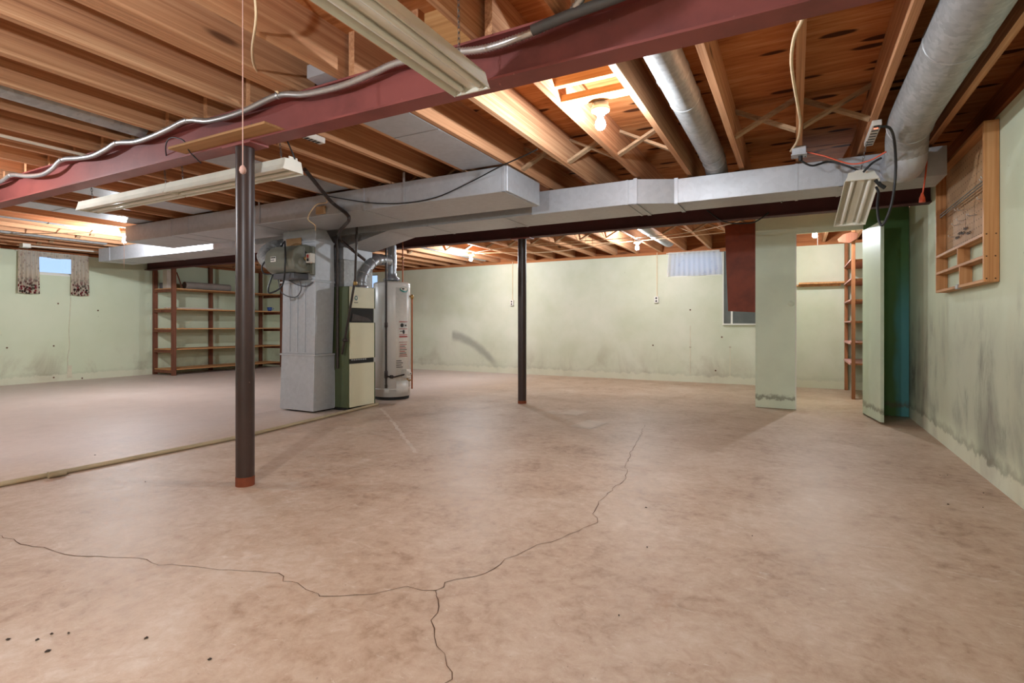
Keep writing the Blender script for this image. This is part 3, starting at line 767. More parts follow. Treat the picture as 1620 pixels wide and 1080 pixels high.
for pts, r, m in (([(-5.00, 3.90, 1.51), (-5.02, 3.86, 1.36), (-4.98, 3.85, 1.30), (-4.80, 3.86, 1.38), (-4.72, 3.83, 1.62), (-4.76, 3.86, 1.80), (-4.88, 3.95, 1.86), (-5.02, 4.02, 1.82)], .009, M_BLACK),
                  ([(-4.98, 3.95, 1.45), (-4.96, 3.98, 1.31), (-4.84, 4.05, 1.26), (-4.75, 4.06, 1.34), (-4.74, 4.03, 1.45)], .006, M_DARKGREY),
                  ([(-5.07, 3.90, 1.70), (-5.15, 3.88, 1.60), (-5.12, 3.88, 1.52), (-5.03, 3.90, 1.51)], .008, M_BLACK),
                  ([(-4.92, 4.04, 1.45), (-4.84, 4.085, 1.40), (-4.70, 4.085, 1.38), (-4.60, 4.085, 1.42)], .006, M_DARKGREY),
                  ([(-4.80, 4.09, 1.83), (-4.70, 4.05, 1.80), (-4.60, 4.0, 1.72)], .006, M_BLACK)):
    obj('hose', MB().tube(curve(pts, 6), r, 8), m, hu)
tag(obj('card_flap', MB().bar((-4.90, 4.092, 1.815), (-4.90, 4.088, 1.915), .24, .003, (0, 1, 0)), M_CARD), 'brown card flap taped to the plenum above the humidifier', 'card')
fx = thing('flexible_hose_duct', 'ribbed silver bypass hose elbow beside the humidifier', 'duct', (-5.3, 4.1, 1.6))
C = curve([(-5.07, 3.97, 1.65), (-5.17, 3.97, 1.66), (-5.27, 4.0, 1.74), (-5.30, 4.14, 1.85), (-5.28, 4.36, 1.90), (-5.27, 4.52, 1.92)], 9)
obj('ribbed_hose', MB().tube(C, .075, 20, True, [.078 if i % 3 else .070 for i in range(len(C))]), M_GALVD, fx)
# iron pipes and lines round the furnace
t = thing('gas_line', 'black iron gas pipe dropping beside the furnace side', 'pipe', (-4.50, 4.39, .4))
obj('riser', MB().cyl((-4.545, 4.385, .47), (-4.545, 4.385, 1.97), .017, 12), M_DARKPIPE, t)
obj('drop', MB().tube([spot(565, 330, Y=4.36) + Vector((0, 0, -.1)), spot(562, 440, Y=4.37), spot(552, 500, Y=4.37), spot(541, 560, Y=4.37)], .013, 10), M_DARKPIPE, t)
obj('union', MB().lathe([(.018, -.02), (.022, -.01), (.022, .01), (.018, .02)], tuple(spot(562, 448, Y=4.37)), 8), M_BRASS, t)
obj('valve', MB().lathe([(.001, -.03), (.02, -.025), (.02, .025), (.001, .03)], tuple(spot(546, 538, Y=4.36)), 10, 'X'), M_DARKPIPE, t)
ln = [spot(482, 268, Y=3.05), spot(500, 290, Y=3.3), spot(525, 320, Y=3.60), spot(548, 338, Y=3.62), spot(552, 348, Y=3.63), spot(545, 357, Y=3.9), spot(537, 367, Y=4.1), spot(540, 380, Y=4.36), spot(557, 395, Y=4.42), spot(577, 411, Y=4.62)]
tag(obj('refrigerant_line', MB().tube(curve(ln, 6), .017, 10), M_DARKPIPE), 'dark insulated line bending down across the ducts to the furnace', 'pipe')
wr = [spot(500, 306, Y=3.63), spot(540, 314, Y=3.64), spot(590, 321, Y=3.648), spot(640, 321, Y=3.648), spot(690, 312, Y=3.64), spot(740, 290, Y=3.62), spot(790, 264, Y=3.5), spot(830, 246, Y=3.3), spot(850, 236, Y=3.25)]
tag(obj('black_wire', MB().tube(curve(wr, 6), .005, 6), M_BLACK), 'thin black wire sagging across the face of the return duct', 'wire')
t = thing('thermostat_relay', 'small tan relay box and wire on the return duct', 'relay box', tuple(spot(510, 335, Y=3.65)))
a = spot(503, 328, Y=3.66); b = spot(516, 338, Y=3.66)
obj('box', MB().box(a.x, b.x, 3.63, 3.659, b.z, a.z), M_CARD, t, bevel=.003)
obj('lead', MB().tube(curve([spot(514, 310, Y=3.62), spot(517, 320, Y=3.62), spot(500, 324, Y=3.62), spot(487, 345, Y=3.62), spot(498, 356, Y=3.7), spot(499, 364, Y=3.9)], 6), .006, 6), M_ROMEX, t)

# condensate pipe on the floor
pc = [(-4.40, 4.86, .016), (-4.36, 4.60, .016), (-4.125, 2.90, .016), (-4.14, 1.37, .016), (-4.15, .6, .016)]
pp = thing('drain_pipe', 'tan plastic drain pipe lying across the concrete floor', 'pipe', (-4.15, 2.5, 0))
obj('pipe', MB().tube(pc, .016, 12), M_TAN, pp)
a = spot(90, 749, Z=.02); obj('coupling', MB().cyl((a.x, a.y - .045, .021), (a.x, a.y + .045, .021), .021, 12), M_TAN, pp)
obj('elbow', MB().cyl((-4.41, 4.83, .021), (-4.41, 4.89, .021), .021, 12), M_TAN, pp)

# ------------------------------------------------------------------ water heater
HC = Vector((-4.69, 5.47, 0)); HR = .236
wh = thing('water_heater', 'tall grey gas water heater with warning labels beside the furnace', 'water heater', tuple(HC))
obj('tank', MB().lathe([(.001, .04), (HR, .04), (HR, 1.49), (HR - .006, 1.503), (HR - .03, 1.513), (.001, 1.52)], HC, 48), M_HEATER, wh)
obj('base_ring', MB().lathe([(HR - .012, 0), (HR - .012, .04)], HC, 48), M_VOID, wh)
for z in (.14, 1.455): obj('tank_band', MB().lathe([(HR, z - .004), (HR + .003, z), (HR, z + .004)], HC, 48), M_HEATER, wh)
def curved(a0, a1, z0, z1, e=.0018, n=8):
    mb = MB(); vs = []
    for r in (HR, HR + e):
        for i in range(n + 1):
            a = math.radians(a0 + (a1 - a0) * i / n)
            for z in (z0, z1): vs.append(HC + Vector((r * math.cos(a), r * math.sin(a), z)))
    o = 2 * (n + 1); fs = []
    for i in range(n):
        fs += [(o + 2 * i, o + 2 * i + 2, o + 2 * i + 3, o + 2 * i + 1), (2 * i, 2 * i + 2, o + 2 * i + 2, o + 2 * i), (2 * i + 1, o + 2 * i + 1, o + 2 * i + 3, 2 * i + 3)]
    return mb.add(vs, fs, True)
obj('front_strip', curved(-38, 14, .16, 1.44, .001), M_STICK, wh)
def oval(ac, zc, ra, rz, e, n=20):
    mb = MB(); vs = []
    for i in range(n):
        t = 2 * PI * i / n; a = math.radians(ac + ra * math.cos(t)); vs.append(HC + Vector(((HR + e) * math.cos(a), (HR + e) * math.sin(a), zc + rz * math.sin(t))))
    return mb.add(vs, [tuple(range(n))])
lg = obj('maker_badge', oval(-8, 1.415, 17, .036, .004), M_TEAL, wh)
obj('badge_face', oval(-8, 1.424, 14, .024, .005), M_STICK, lg); obj('badge_mark', oval(-13, 1.424, 5, .012, .006), M_INK, lg)
wl = obj('warning_label', curved(-27, 6, .55, 1.005, .0025), M_STICK, wh, label='white warning label with red borders')
for z0, z1 in ((.995, 1.005), (.905, .913), (.83, .838), (.80, .818), (.735, .741), (.55, .556)): obj('red_rule', curved(-27, 6, z0, z1, .0035), M_REDINK, wl)
obj('pictogram', oval(-17, .955, 6, .026, .004), M_INK, wl); obj('pictogram', curved(-7, 1, .945, .962, .0035), M_INK, wl)
obj('pictogram', oval(-11, .87, 4, .028, .004), M_INK, wl); obj('pictogram', curved(-24, -14, .873, .883, .0035), M_INK, wl)
for i in range(7): obj('print_line', curved(-25, 3 - (i % 3) * 4, .572 + i * .022, .580 + i * .022, .0032), M_INK if i % 2 else M_REDINK, wl)
for i in range(4): obj('print_line', curved(-36, -14 - (i % 2) * 5, .415 + i * .027, .424 + i * .027, .0025), M_INK, wh)
obj('access_plate', curved(-36, 12, .07, .24, .004), M_HEATER, wh); obj('corner_label', curved(-72, -58, .08, .15, .0025), M_STICK, wh)
gv = Vector((HC.x + (HR + .035) * math.cos(math.radians(-7)), HC.y + (HR + .035) * math.sin(math.radians(-7)), .335))
obj('gas_valve', MB().box(gv.x - .045, gv.x + .045, gv.y - .045, gv.y + .045, gv.z - .055, gv.z + .055), M_STICK, wh, bevel=.008)
vk = obj('valve_knob', MB().lathe([(.001, .03), (.026, .028), (.03, 0)], (gv.x + .045, gv.y - .01, gv.z + .005), 14, 'X'), M_STICK, wh)
obj('knob_mark', MB().box(gv.x + .076, gv.x + .078, gv.y - .02, gv.y, gv.z, gv.z + .01), M_INK, vk)
obj('drain_cock', MB().tube(curve([(gv.x, gv.y, gv.z - .05), (gv.x + .03, gv.y + .01, gv.z - .09), (gv.x + .06, gv.y + .02, gv.z - .08)], 4), .009, 8), M_BRASS, wh)
t = thing('gas_line', 'black iron gas pipe dropping in front of the water heater', 'pipe', (-4.586, 5.24, .17))
gx, gy = -4.585, 5.238
obj('riser', MB().cyl((gx, gy, .17), (gx, gy, 1.985), .013, 12), M_DARKPIPE, t)
obj('union', MB().lathe([(.014, -.035), (.02, -.025), (.02, .025), (.014, .035)], (gx, gy, .96), 8), M_DARKPIPE, t)
obj('tee', MB().lathe([(.016, -.05), (.022, -.04), (.022, .04), (.016, .05)], (gx, gy, .33), 10), M_DARKPIPE, t)
obj('drip_leg', MB().cyl((gx, gy, .16), (gx, gy, .20), .018, 10), M_DARKPIPE, t)
obj('branch', MB().tube(curve([(gx, gy, .31), (gx + .09, gy + .03, .30), (gv.x - .02, gv.y - .12, .315), (gv.x, gv.y - .045, .325)], 5), .010, 10), M_DARKPIPE, t)
obj('cock', MB().lathe([(.001, -.02), (.022, -.018), (.022, .018), (.001, .02)], (gx + .07, gy + .022, .303), 10, 'X'), M_DARKPIPE, t)
rv = thing('relief_pipe', 'brown relief pipe running down the right side of the water heater', 'pipe', (-4.44, 5.60, .3))
rp = Vector((HC.x + CY * .265, HC.y + SY * .265, 0))
obj('pipe', MB().cyl((rp.x, rp.y, .12), (rp.x, rp.y, 1.32), .011, 10), M_COPPER, rv)
obj('relief_valve', MB().lathe([(.001, 0), (.016, 0), (.022, .02), (.022, .045), (.012, .06), (.001, .062)], (rp.x, rp.y, 1.30), 12), M_BRASS, rv)
obj('nipple', MB().cyl((rp.x, rp.y, 1.335), (rp.x - CY * .04, rp.y - SY * .04, 1.335), .012, 10), M_BRASS, rv)
t = thing('water_pipe', 'thin copper water pipe rising from the heater top to the joists', 'pipe', (-4.60, 5.55, 1.52))
obj('pipe', MB().cyl((-4.60, 5.58, 1.50), (-4.60, 5.58, 2.30), .009, 10), M_COPPER, t); obj('valve', MB().lathe([(.001, -.02), (.016, -.015), (.016, .015), (.001, .02)], (-4.60, 5.575, 1.84), 10, 'Y'), M_BRASS, t)

# ------------------------------------------------------------------ bare bulbs
def lamp(x, y, label, cord=None, string=0.0, top=JB, gain=1.0, hang=0.0):
    t = thing('bulb_lamp', label, 'lamp', (x, y, top), group='bare bulbs on porcelain holders')
    c = (x, y, top)
    obj('ceiling_box', MB().lathe([(.001, 0), (.045, 0), (.045, -.028), (.052, -.030)], c, 20), M_GALV, t)
    if hang:
        obj('hanging_flex', MB().cyl((x, y, top - .02), (x, y, top - hang - .03), .004, 6), M_BLACK, t)
        top -= hang; c = (x, y, top)
    obj('lamp_holder', MB().lathe([(.052, -.028), (.054, -.038), (.050, -.048), (.026, -.056), (.024, -.068), (.016, -.069)], c, 24), M_PORC, t)
    obj('bulb', MB().lathe([(.0135, -.066), (.015, -.078), (.020, -.092), (.028, -.108), (.031, -.124), (.027, -.141), (.016, -.151), (.001, -.154)], c, 14), M_BULB, t)
    ld = bpy.data.lights.new('filament', 'POINT'); ld.energy = BULB_POWER * gain; ld.color = BULB_TINT; ld.shadow_soft_size = .022
    link('filament', ld, t, WM[t.name].inverted() @ Matrix.Translation((x, y, top - .122)))
    if string: obj('pull_string', MB().tube([(x + .03, y - .02, top - .05), (x + .032, y - .021, top - .05 - string)], .002, 5), M_STRING, t)
    if cord: obj('cable', MB().tube(curve(cord, 5), .006, 6), M_ROMEX, t)
a = spot(197, 380, Z=2.10); lamp(a.x, a.y, 'lit bare bulb with a long pull string left of the ducts', [(a.x - 1.6, a.y - .7, 2.21), (a.x - .8, a.y - .35, 2.205), (a.x - .25, a.y - .05, 2.215), (a.x, a.y, 2.20)], .45, gain=1.6)
a = spot(950, 196, Z=2.10); lamp(a.x, a.y, 'lit bare bulb between the near beam and the narrow duct', [(a.x - .16, a.y - .62, 2.40), (a.x - .11, a.y - .30, 2.36), (a.x - .05, a.y - .05, 2.27), (a.x - .035, a.y - .03, 2.21)], top=JB - .001, gain=.70)
a = spot(745, 410, Z=2.10); lamp(a.x, a.y, 'lit bare bulb beyond the dark beam left of the lone post', [(a.x + 2.6, a.y + .1, 2.212), (a.x + 1.3, a.y + .5, 2.205), (a.x + .4, a.y + .2, 2.212), (a.x, a.y, 2.205)], gain=1.05)
a = spot(1008, 392, Z=2.10); lamp(a.x, a.y, 'lit bare bulb beyond the dark beam left of the sheer curtain', [(a.x - 1.9, a.y - .3, 2.212), (a.x - .8, a.y - .1, 2.205), (a.x, a.y, 2.205), (a.x + 1.5, a.y - .2, 2.205)], gain=.8)
a = spot(1289, 372, Z=2.10); lamp(a.x, a.y, 'lit bare bulb inside the closet doorway', None, .2, gain=.7)
lamp(-1.55, -.05, 'lit bare bulb in the near bay outside the left edge of view', gain=1.0, hang=.28)
lamp(-5.6, .9, 'added unseen fill bulb in the near bay far outside the left edge of view', gain=1.1)  # unseen bulb added to brighten the left floor
lamp(-.6, -1.6, 'added unseen fill bulb in the near bay behind the camera', gain=.55)  # unseen bulb added as fill light from the camera side

# pull string in front of the post
t = thing('pull_cord', 'thin pink pull cord hanging in front of the foreground post', 'cord', (-1.736, 1.23, 1.49))
obj('string', MB().tube([(-1.736, 1.23, 1.50), (-1.736, 1.23, JT)], .0022, 6), M_STRING, t)
obj('knob', MB().lathe([(.001, 1.488), (.009, 1.492), (.012, 1.502), (.010, 1.512), (.004, 1.520), (.001, 1.522)], (-1.736, 1.23, 0), 12), M_STRING, t)
cb = [Vector((-1.83, 1.40, 2.40)), spot(404, -30, Y=1.42), spot(405, 30, Y=1.46), spot(399, 80, Y=1.6), spot(405, 110, Y=1.75), spot(425, 135, Y=1.93), spot(441, 147, Y=1.965)]
tag(obj('cream_cable', MB().tube(curve(cb, 6), .006, 6), M_ROMEX), 'cream electrical cable hanging down to the conduit left of the post', 'cable')

# ------------------------------------------------------------------ fluorescent fixtures
def fixture(label, p, q, w, ends, length=None):
    """p, q: middle of the lower edge at both ends; ends: top points of the two chains"""
    p, q = Vector(p), Vector(q); L = (q - p).length; d = (q - p).normalized()
    xa = d.cross(Vector((0, 0, 1))).normalized(); za = xa.cross(d)
    R = Matrix((xa, d, za)).transposed().to_4x4()
    t = thing('fluorescent_fixture', label, 'light fixture', tuple((p + q) / 2), R, group='two-tube fluorescent shop lights')
    h = .074; o = [(-w / 2, 0), (-w * .46, .012), (-w * .40, .034), (-w * .34, .05), (-w * .14, .05), (-w * .10, .022), (w * .10, .022), (w * .14, .05), (w * .34, .05), (w * .40, .034), (w * .46, .012), (w / 2, 0),
              (w / 2 + .003, .002), (w * .47, .016), (w * .42, .036), (w * .38, h), (-w * .38, h), (-w * .42, .036), (-w * .47, .016), (-w / 2 - .003, .002)]
    obj('reflector', MB().prism(o, 'Y', -L / 2 + .002, L / 2 - .002), M_FIXT, t, local=True)
    for s in (-1, 1):
        y = s * L / 2
        obj('end_cap', MB().prism([(-w / 2 + .004, .004), (w / 2 - .004, .004), (w * .465, .018), (w * .42, .038), (w * .37, .072), (w * .2, .074), (w * .19, .082), (-w * .19, .082), (-w * .2, .074), (-w * .37, .072), (-w * .42, .038), (-w * .465, .018)], 'Y', y - .004, y + .004), M_WHITE, t, local=True)
        for x in (-w * .25, w * .25):
            obj('tube_socket', MB().box(x - .012, x + .012, y - s * .006 - .007, y - s * .006 + .007, .006, .042), M_WHITE, t, local=True, bevel=.003)
        obj('vent_tab', MB().box(-.03, .03, y - .003, y + .003, .082, .09), M_WHITE, t, local=True)
    for x in (-w * .25, w * .25):
        obj('fluorescent_tube', MB().tube([(x, -L / 2 + .02, .018), (x, -L / 2 + .035, .018), (x, L / 2 - .035, .018), (x, L / 2 - .02, .018)], .013, 14, True, [.0105, .013, .013, .0105]), M_TUBE, t, local=True)
    for s, e in zip((-1, 1), ends):
        if e is None: continue
        a = (p + q) / 2 + d * s * (L / 2 - .10) + za * .074
        obj('hanging_chain', chain(a, e), M_NAIL, t)
    return t
fixture('cream twin-tube shop light crossing in front of the near beam', (-1.205, .70, 1.93), (-1.205, 1.915, 1.93), .172, [(-1.205, .8, JB + .2), (-1.20, 1.80, JB + .2)])
fixture('white shop light at the left end of the hanging pair', (-5.19, 2.26, 1.89), (-3.955, 2.26, 1.89), .155, [(-5.09, 2.24, JB), (-4.06, 2.24, JB)])
fixture('white shop light of the hanging pair crossing behind the post', (-3.945, 2.26, 1.89), (-2.715, 2.26, 1.89), .155, [(-3.84, 2.24, JB), (-2.83, 2.24, JB)])
fixture('tilted white shop light hanging by the right end of the duct', (.40, 4.29, 1.93), (.36, 4.74, 1.70), .2, [(.43, 4.26, JB), (.35, 4.655, 1.99)])
w = [spot(455, 224, Y=2.2), spot(462, 240, Y=2.25), spot(467, 252, Y=2.27)]
tag(obj('black_cable', MB().tube(curve(w, 5), .005, 6), M_BLACK), 'short black cord feeding the hanging shop light behind the post', 'cord')
w = [spot(265, 258, Y=2.13), spot(262, 232, Y=2.0), spot(270, 218, Y=1.95), spot(290, 222, Y=1.95), spot(300, 240, Y=1.98), spot(318, 258, Y=2.15)]
tag(obj('black_cable', MB().tube(curve(w, 5), .004, 6), M_BLACK), 'thin dark wire looping over the beam edge left of the scrap plank', 'cord')

def power_strip(label, x0, x1, y0, y1, z0, z1, led):
    t = thing('power_strip', label, 'power strip', ((x0 + x1) / 2, (y0 + y1) / 2, z0))
    obj('casing', MB().box(x0, x1, y0, y1, z0, z1), M_STICK, t, bevel=.004)
    n = 6
    for i in range(n):
        y = y1 - .05 - (y1 - y0 - .15) * i / (n - 1)
        obj('outlet', MB().box(x0 + .008, x1 - .008, y, y + .018, z0 - .0015, z0 + .001), M_BLACK, t)
    s = obj('switch', MB().box(x0 + .012, x1 - .012, y0 + .004, y0 + .04, z0 - .004, z0 + .001), M_BLACK, t)
    if led: obj('switch_light', MB().box(x0 + .016, x1 - .016, y0 + .044, y0 + .062, z0 - .004, z0 - .0005), M_LED, s)
power_strip('white power strip under a joist beside the foreground post', -2.86, -2.805, 2.30, 2.60, 2.18, 2.219, False)
power_strip('grey power strip with red light under a joist by the big duct', .42, .472, 3.96, 4.40, 2.185, 2.219, True)

# junction box, cable and cords at the right
t = thing('junction_box', 'small metal junction box with switch under the joist by the narrow duct', 'junction box', (.02, 4.35, 2.15))
a = spot(1264, 240, Z=2.19)
obj('box', MB().box(a.x - .045, a.x + .045, a.y - .045, a.y + .045, 2.165, 2.219), M_GALV, t, bevel=.003)
obj('cover', MB().box(a.x - .05, a.x + .05, a.y - .05, a.y + .05, 2.158, 2.1648), M_GALV, t)
obj('connector', MB().cyl((a.x + .01, a.y, 2.158), (a.x + .01, a.y, 2.125), .014, 10), M_BLACK, t)
for dx in (-.04, .04): obj('screw', MB().lathe([(.001, -.004), (.006, -.003), (.006, 0)], (a.x + dx, a.y + .03, 2.158), 8), M_NAIL, t)
rx = [spot(x, y, Z=2.212) for x, y in ((1285, -20), (1269, 31), (1257, 57), (1252, 92), (1255, 126), (1263, 172), (1266, 195), (1262, 221), (1251, 239))]
tag(obj('cream_cable', MB().tube(curve(rx, 6), .0075, 8), M_ROMEX), 'cream cable snaking along a joist to the junction box', 'cable')
def cord(name, label, pts, r, m):
    return tag(obj(name, MB().tube(curve(pts, 7), r, 8), m), label, 'cord')
cord('black_cable', 'black cord from the junction box to the tilted light', [(a.x + .01, a.y, 2.125), spot(1285, 262, Y=4.36), spot(1310, 256, Y=4.42), spot(1338, 262, Y=4.40), spot(1363, 272, Y=4.33)], .007, M_BLACK)
cord('orange_cord', 'orange extension cord stretched from the junction box toward the round duct', [(a.x + .05, a.y, 2.18), spot(1305, 247, Y=4.30), spot(1345, 259, Y=4.22), spot(1375, 254, Y=4.16), spot(1402, 240, Y=4.10)], .005, M_ORANGE)
oc = thing('orange_cord', 'orange extension cord end hanging beside the big round duct', 'cord', tuple(spot(1462, 320, Y=4.5)))
obj('cable', MB().tube(curve([spot(1464, 240, Y=4.46), spot(1466, 255, Y=4.50), spot(1463, 285, Y=4.50), spot(1460, 305, Y=4.50)], 6), .005, 8), M_ORANGE, oc)
q = spot(1459, 313, Y=4.50); obj('plug', MB().tube([q + Vector((0, 0, .035)), q + Vector((0, 0, .015)), q, q - Vector((0, 0, .03))], .01, 8, True, [.006, .011, .017, .019]), M_ORANGE, oc)
bc = [spot(1392, 200, Y=3.7), spot(1408, 203, Y=3.75), spot(1415, 225, Y=4.0), spot(1417, 270, Y=4.1), spot(1411, 320, Y=4.12), spot(1398, 354, Y=4.15), spot(1391, 350, Y=4.17), spot(1388, 325, Y=4.2), spot(1390, 305, Y=4.22), spot(1386, 296, Y=4.25)]
cord('black_cable', 'black cord drooping in a loop below the grey power strip', bc, .008, M_BLACK)
cord('black_cable', 'short black plug lead behind the top of the tilted light', [spot(1366, 272, Y=4.3), spot(1380, 258, Y=4.25), spot(1394, 250, Y=4.2)], .007, M_BLACK)
tag(obj('black_plug', MB().tube([spot(1385, 284, Y=4.33), spot(1392, 292, Y=4.34), spot(1400, 297, Y=4.35)], .014, 8), M_BLACK), 'black plug poking out right of the tilted light', 'plug')
cord('black_wire', 'black wire hanging below the dark beam over the brown cabinet', [spot(1118, 332, Y=5.77), spot(1140, 348, Y=5.75), spot(1160, 353, Y=5.74), spot(1190, 352, Y=5.74), spot(1206, 344, Y=5.75), spot(1216, 336, Y=5.77)], .006, M_BLACK)

# ------------------------------------------------------------------ shelving along the left wall
sh = thing('shelving_unit', 'dark stained wooden shelving unit with five shelves against the left wall', 'shelf', (-10.75, 7.2, 0))
for y in (5.965, 7.31, 8.39): obj('post', MB().box(-10.47, -10.43, y - .04, y + .04, 0, 2.19), M_SHELFP, sh, bevel=.002)
for y in (5.965, 7.09, 8.30): obj('post', MB().box(-11.09, -11.05, y - .04, y + .04, 0, 2.19), M_SHELFP, sh, bevel=.002)
SZ = (.12, .505, .90, 1.28, 1.67)
for z in SZ:
    for i in range(3):
        x0 = -11.045 + i * .195
        obj('shelf_board', MB().box(x0, x0 + .19, 5.94, 8.43, z - .02, z), M_SHELFB, sh, bevel=.002)
    for y in (5.935, 8.365): obj('side_rail', MB().box(-11.05, -10.47, y - .005, y + .025, z - .075, z - .021), M_SHELFP, sh)
rl = thing('carpet_roll', 'grey rolled underlay lying on the top shelf', 'roll', (-10.68, 6.78, 1.67))
obj('roll', MB().lathe([(.0745, 6.30), (.0745, 7.25)], (-10.68, 0, 1.747), 24, 'Y'), M_PAPER, rl)
for y in (6.30, 7.25): obj('roll_end', MB().lathe([(.0745, y), (.04, y + .001), (.038, y + (.06 if y < 7 else -.06)), (.001, y + (.06 if y < 7 else -.06))], (-10.68, 0, 1.747), 24, 'Y'), M_ROLLEND, rl)
bx = thing('cardboard_box', 'pale tall cardboard box on the top shelf beside the roll', 'box', (-10.78, 6.07, 1.67))
obj('body', MB().box(-10.86, -10.72, 5.99, 6.13, 1.671, 2.02), M_BOX, bx, bevel=.003); obj('lid_flap', MB().box(-10.86, -10.72, 5.99, 6.058, 2.02, 2.023), M_BOX, bx); obj('lid_flap', MB().box(-10.86, -10.72, 6.062, 6.13, 2.02, 2.023), M_BOX, bx)
tag(obj('brown_stick', MB().bar((-10.60, 6.22, 1.675), (-10.66, 6.14, 1.99), .045, .02), M_SHELFP), 'brown wooden stick leaning on the top shelf beside the roll', 'stick')
tag(obj('dark_tin', MB().lathe([(.001, 1.67), (.06, 1.671), (.062, 1.68), (.062, 1.77), (.055, 1.785), (.001, 1.786)], (-10.95, 6.05, 0), 18), M_DARKGREY), 'dark round tin at the near end of the top shelf', 'tin')
for i, (x, y0, y1, z, lab) in enumerate(((-10.60, 6.0, 7.0, 1.2805, 'long pale board lying on the second shelf'), (-10.74, 5.98, 6.8, 1.2805, 'short board lying behind the long pale board'))):
    tag(obj('loose_board', MB().box(x - .06, x + .06, y0, y1, z, z + .022 + i * .008), M_BOX, bevel=.002), lab, 'board')
cu = thing('blue_cup', 'small blue cup on the second shelf near the plenum', 'cup', (-10.60, 8.18, 1.28))
obj('bowl', MB().lathe([(.001, 1.281), (.035, 1.283), (.05, 1.32), (.055, 1.37), (.05, 1.37), (.044, 1.32), (.001, 1.295)], (-10.60, 8.18, 0), 18), M_BLUE, cu)
obj('handle', MB().tube(curve([(-10.57, 8.22, 1.355), (-10.555, 8.255, 1.34), (-10.565, 8.225, 1.31)], 4), .006, 6), M_BLUE, cu)

# ------------------------------------------------------------------ curtains
def drape(axis, a0, a1, z0, z1, c, folds, depth, flare=0.0, n=64):
    """pleated cloth sheet with thickness, hanging along an axis"""
    mb = MB(); rows = 7; vs = []
    for side in (0, 1):
        for j in range(rows):
            t = j / (rows - 1); z = z1 + (z0 - z1) * t
            for i in range(n + 1):
                u = i / n; mid = (a0 + a1) / 2; a = a0 + (a1 - a0) * u
                a = mid + (a - mid) * (1 + flare * t)
                off = depth * (.5 + .5 * math.sin(2 * PI * folds * u + .8 * math.sin(3 * u + t))) * (.6 + .5 * t) + side * .002
                vs.append((c + off, a, z + .006 * math.sin(9 * u) * t) if axis == 'Y' else (a, c - off, z + .006 * math.sin(9 * u) * t))
    w = n + 1; o = rows * w; fs = []
    for j in range(rows - 1):
        for i in range(n):
            b = j * w + i
            fs += [(b, b + 1, b + w + 1, b + w), (o + b, o + b + w, o + b + w + 1, o + b + 1)]
    return mb.add(vs, fs, True)
def local_cloth(name, mb, m, parent):
    # each cloth keeps its own origin at its lower edge so the print follows the cloth
    return obj(name, mb, m, parent)
cr = thing('window_curtain', 'floral tieback curtains with short valance over the left wall window', 'curtain', (-11.05, 4.36, 1.48))
obj('panel', drape('Y', 3.87, 4.14, 1.475, 2.18, -11.065, 5, .05, .10), M_FLORAL, cr)
obj('panel', drape('Y', 4.585, 4.84, 1.475, 2.18, -11.065, 5, .05, .12), M_FLORAL, cr)
obj('valance', drape('Y', 4.12, 4.60, 2.085, 2.18, -11.068, 9, .035), M_FLORAL, cr)
obj('rod', MB().cyl((-11.05, 3.84, 2.165), (-11.05, 4.87, 2.165), .006, 8), M_WHITE, cr)
c2 = thing('window_curtain', 'sheer white curtain covering the far wall window', 'curtain', (-1.48, 9.31, 1.78))
obj('panel', drape('X', -1.92, -1.06, 1.79, 2.20, 9.352, 11, .016, .05, 120), M_SHEER, c2)
obj('rod', MB().cyl((-1.95, 9.33, 2.185), (-1.03, 9.33, 2.185), .006, 8), M_WHITE, c2)

# ------------------------------------------------------------------ outlets on the far wall
for x, z, lab in ((-2.12, 1.40, 'white wall outlet with cable below the far right bulb'), (-4.95, 1.40, 'white wall outlet with cable just left of the lone post')):
    t = thing('wall_outlet', lab, 'outlet', (x, YF, z), group='surface outlets on the far wall')
    obj('box', MB().box(x - .035, x + .035, YF - .045, YF, z - .055, z + .055), M_STICK, t, bevel=.004)
    for dz in (-.025, .025): obj('socket', MB().lathe([(.001, -.002), (.016, -.002), (.016, 0)], (x, YF - .045, z + dz), 12, 'Y'), M_INK, t)
    obj('cable', MB().tube([(x + .005, YF - .008, z + .055), (x + .005, YF - .008, WT + .04)], .006, 6), M_ROMEX, t)

# ------------------------------------------------------------------ brown cabinet and grey board by the closet
cb = thing('hanging_cabinet', 'red brown plywood cabinet hung from the joists beside the closet', 'cabinet', (-.6, 7.25, 1.12))
obj('front', MB().add([(-.735, 7.10, 1.13), (-.42, 7.10, 1.112), (-.42, 7.112, 1.112), (-.735, 7.112, 1.13), (-.772, 7.10, 2.19), (-.42, 7.10, 2.19), (-.42, 7.112, 2.19), (-.772, 7.112, 2.19)],
    [(3, 2, 1, 0), (4, 5, 6, 7), (0, 1, 5, 4), (1, 2, 6, 5), (2, 3, 7, 6), (3, 0, 4, 7)]), M_REDPLY, cb)
obj('side', MB().box(-.735, -.72, 7.113, 7.42, 1.15, 2.19), M_REDPLY, cb); obj('side', MB().box(-.435, -.42, 7.113, 7.42, 1.15, 2.19), M_REDPLY, cb)
obj('bottom', MB().box(-.719, -.436, 7.113, 7.42, 1.15, 1.165), M_REDPLY, cb); obj('back', MB().box(-.735, -.42, 7.421, 7.43, 1.15, 2.19), M_REDPLY, cb)
obj('hanger', MB().box(-.76, -.42, 7.13, 7.17, 2.19, JB), M_SILL, cb)
gb = thing('utility_board', 'dark grey framed board on the far wall below the brown cabinet', 'board', (-.7, YF, .96))
obj('backboard', MB().box(-1.03, -.40, YF - .02, YF, .985, 2.16), M_GREYB, gb)
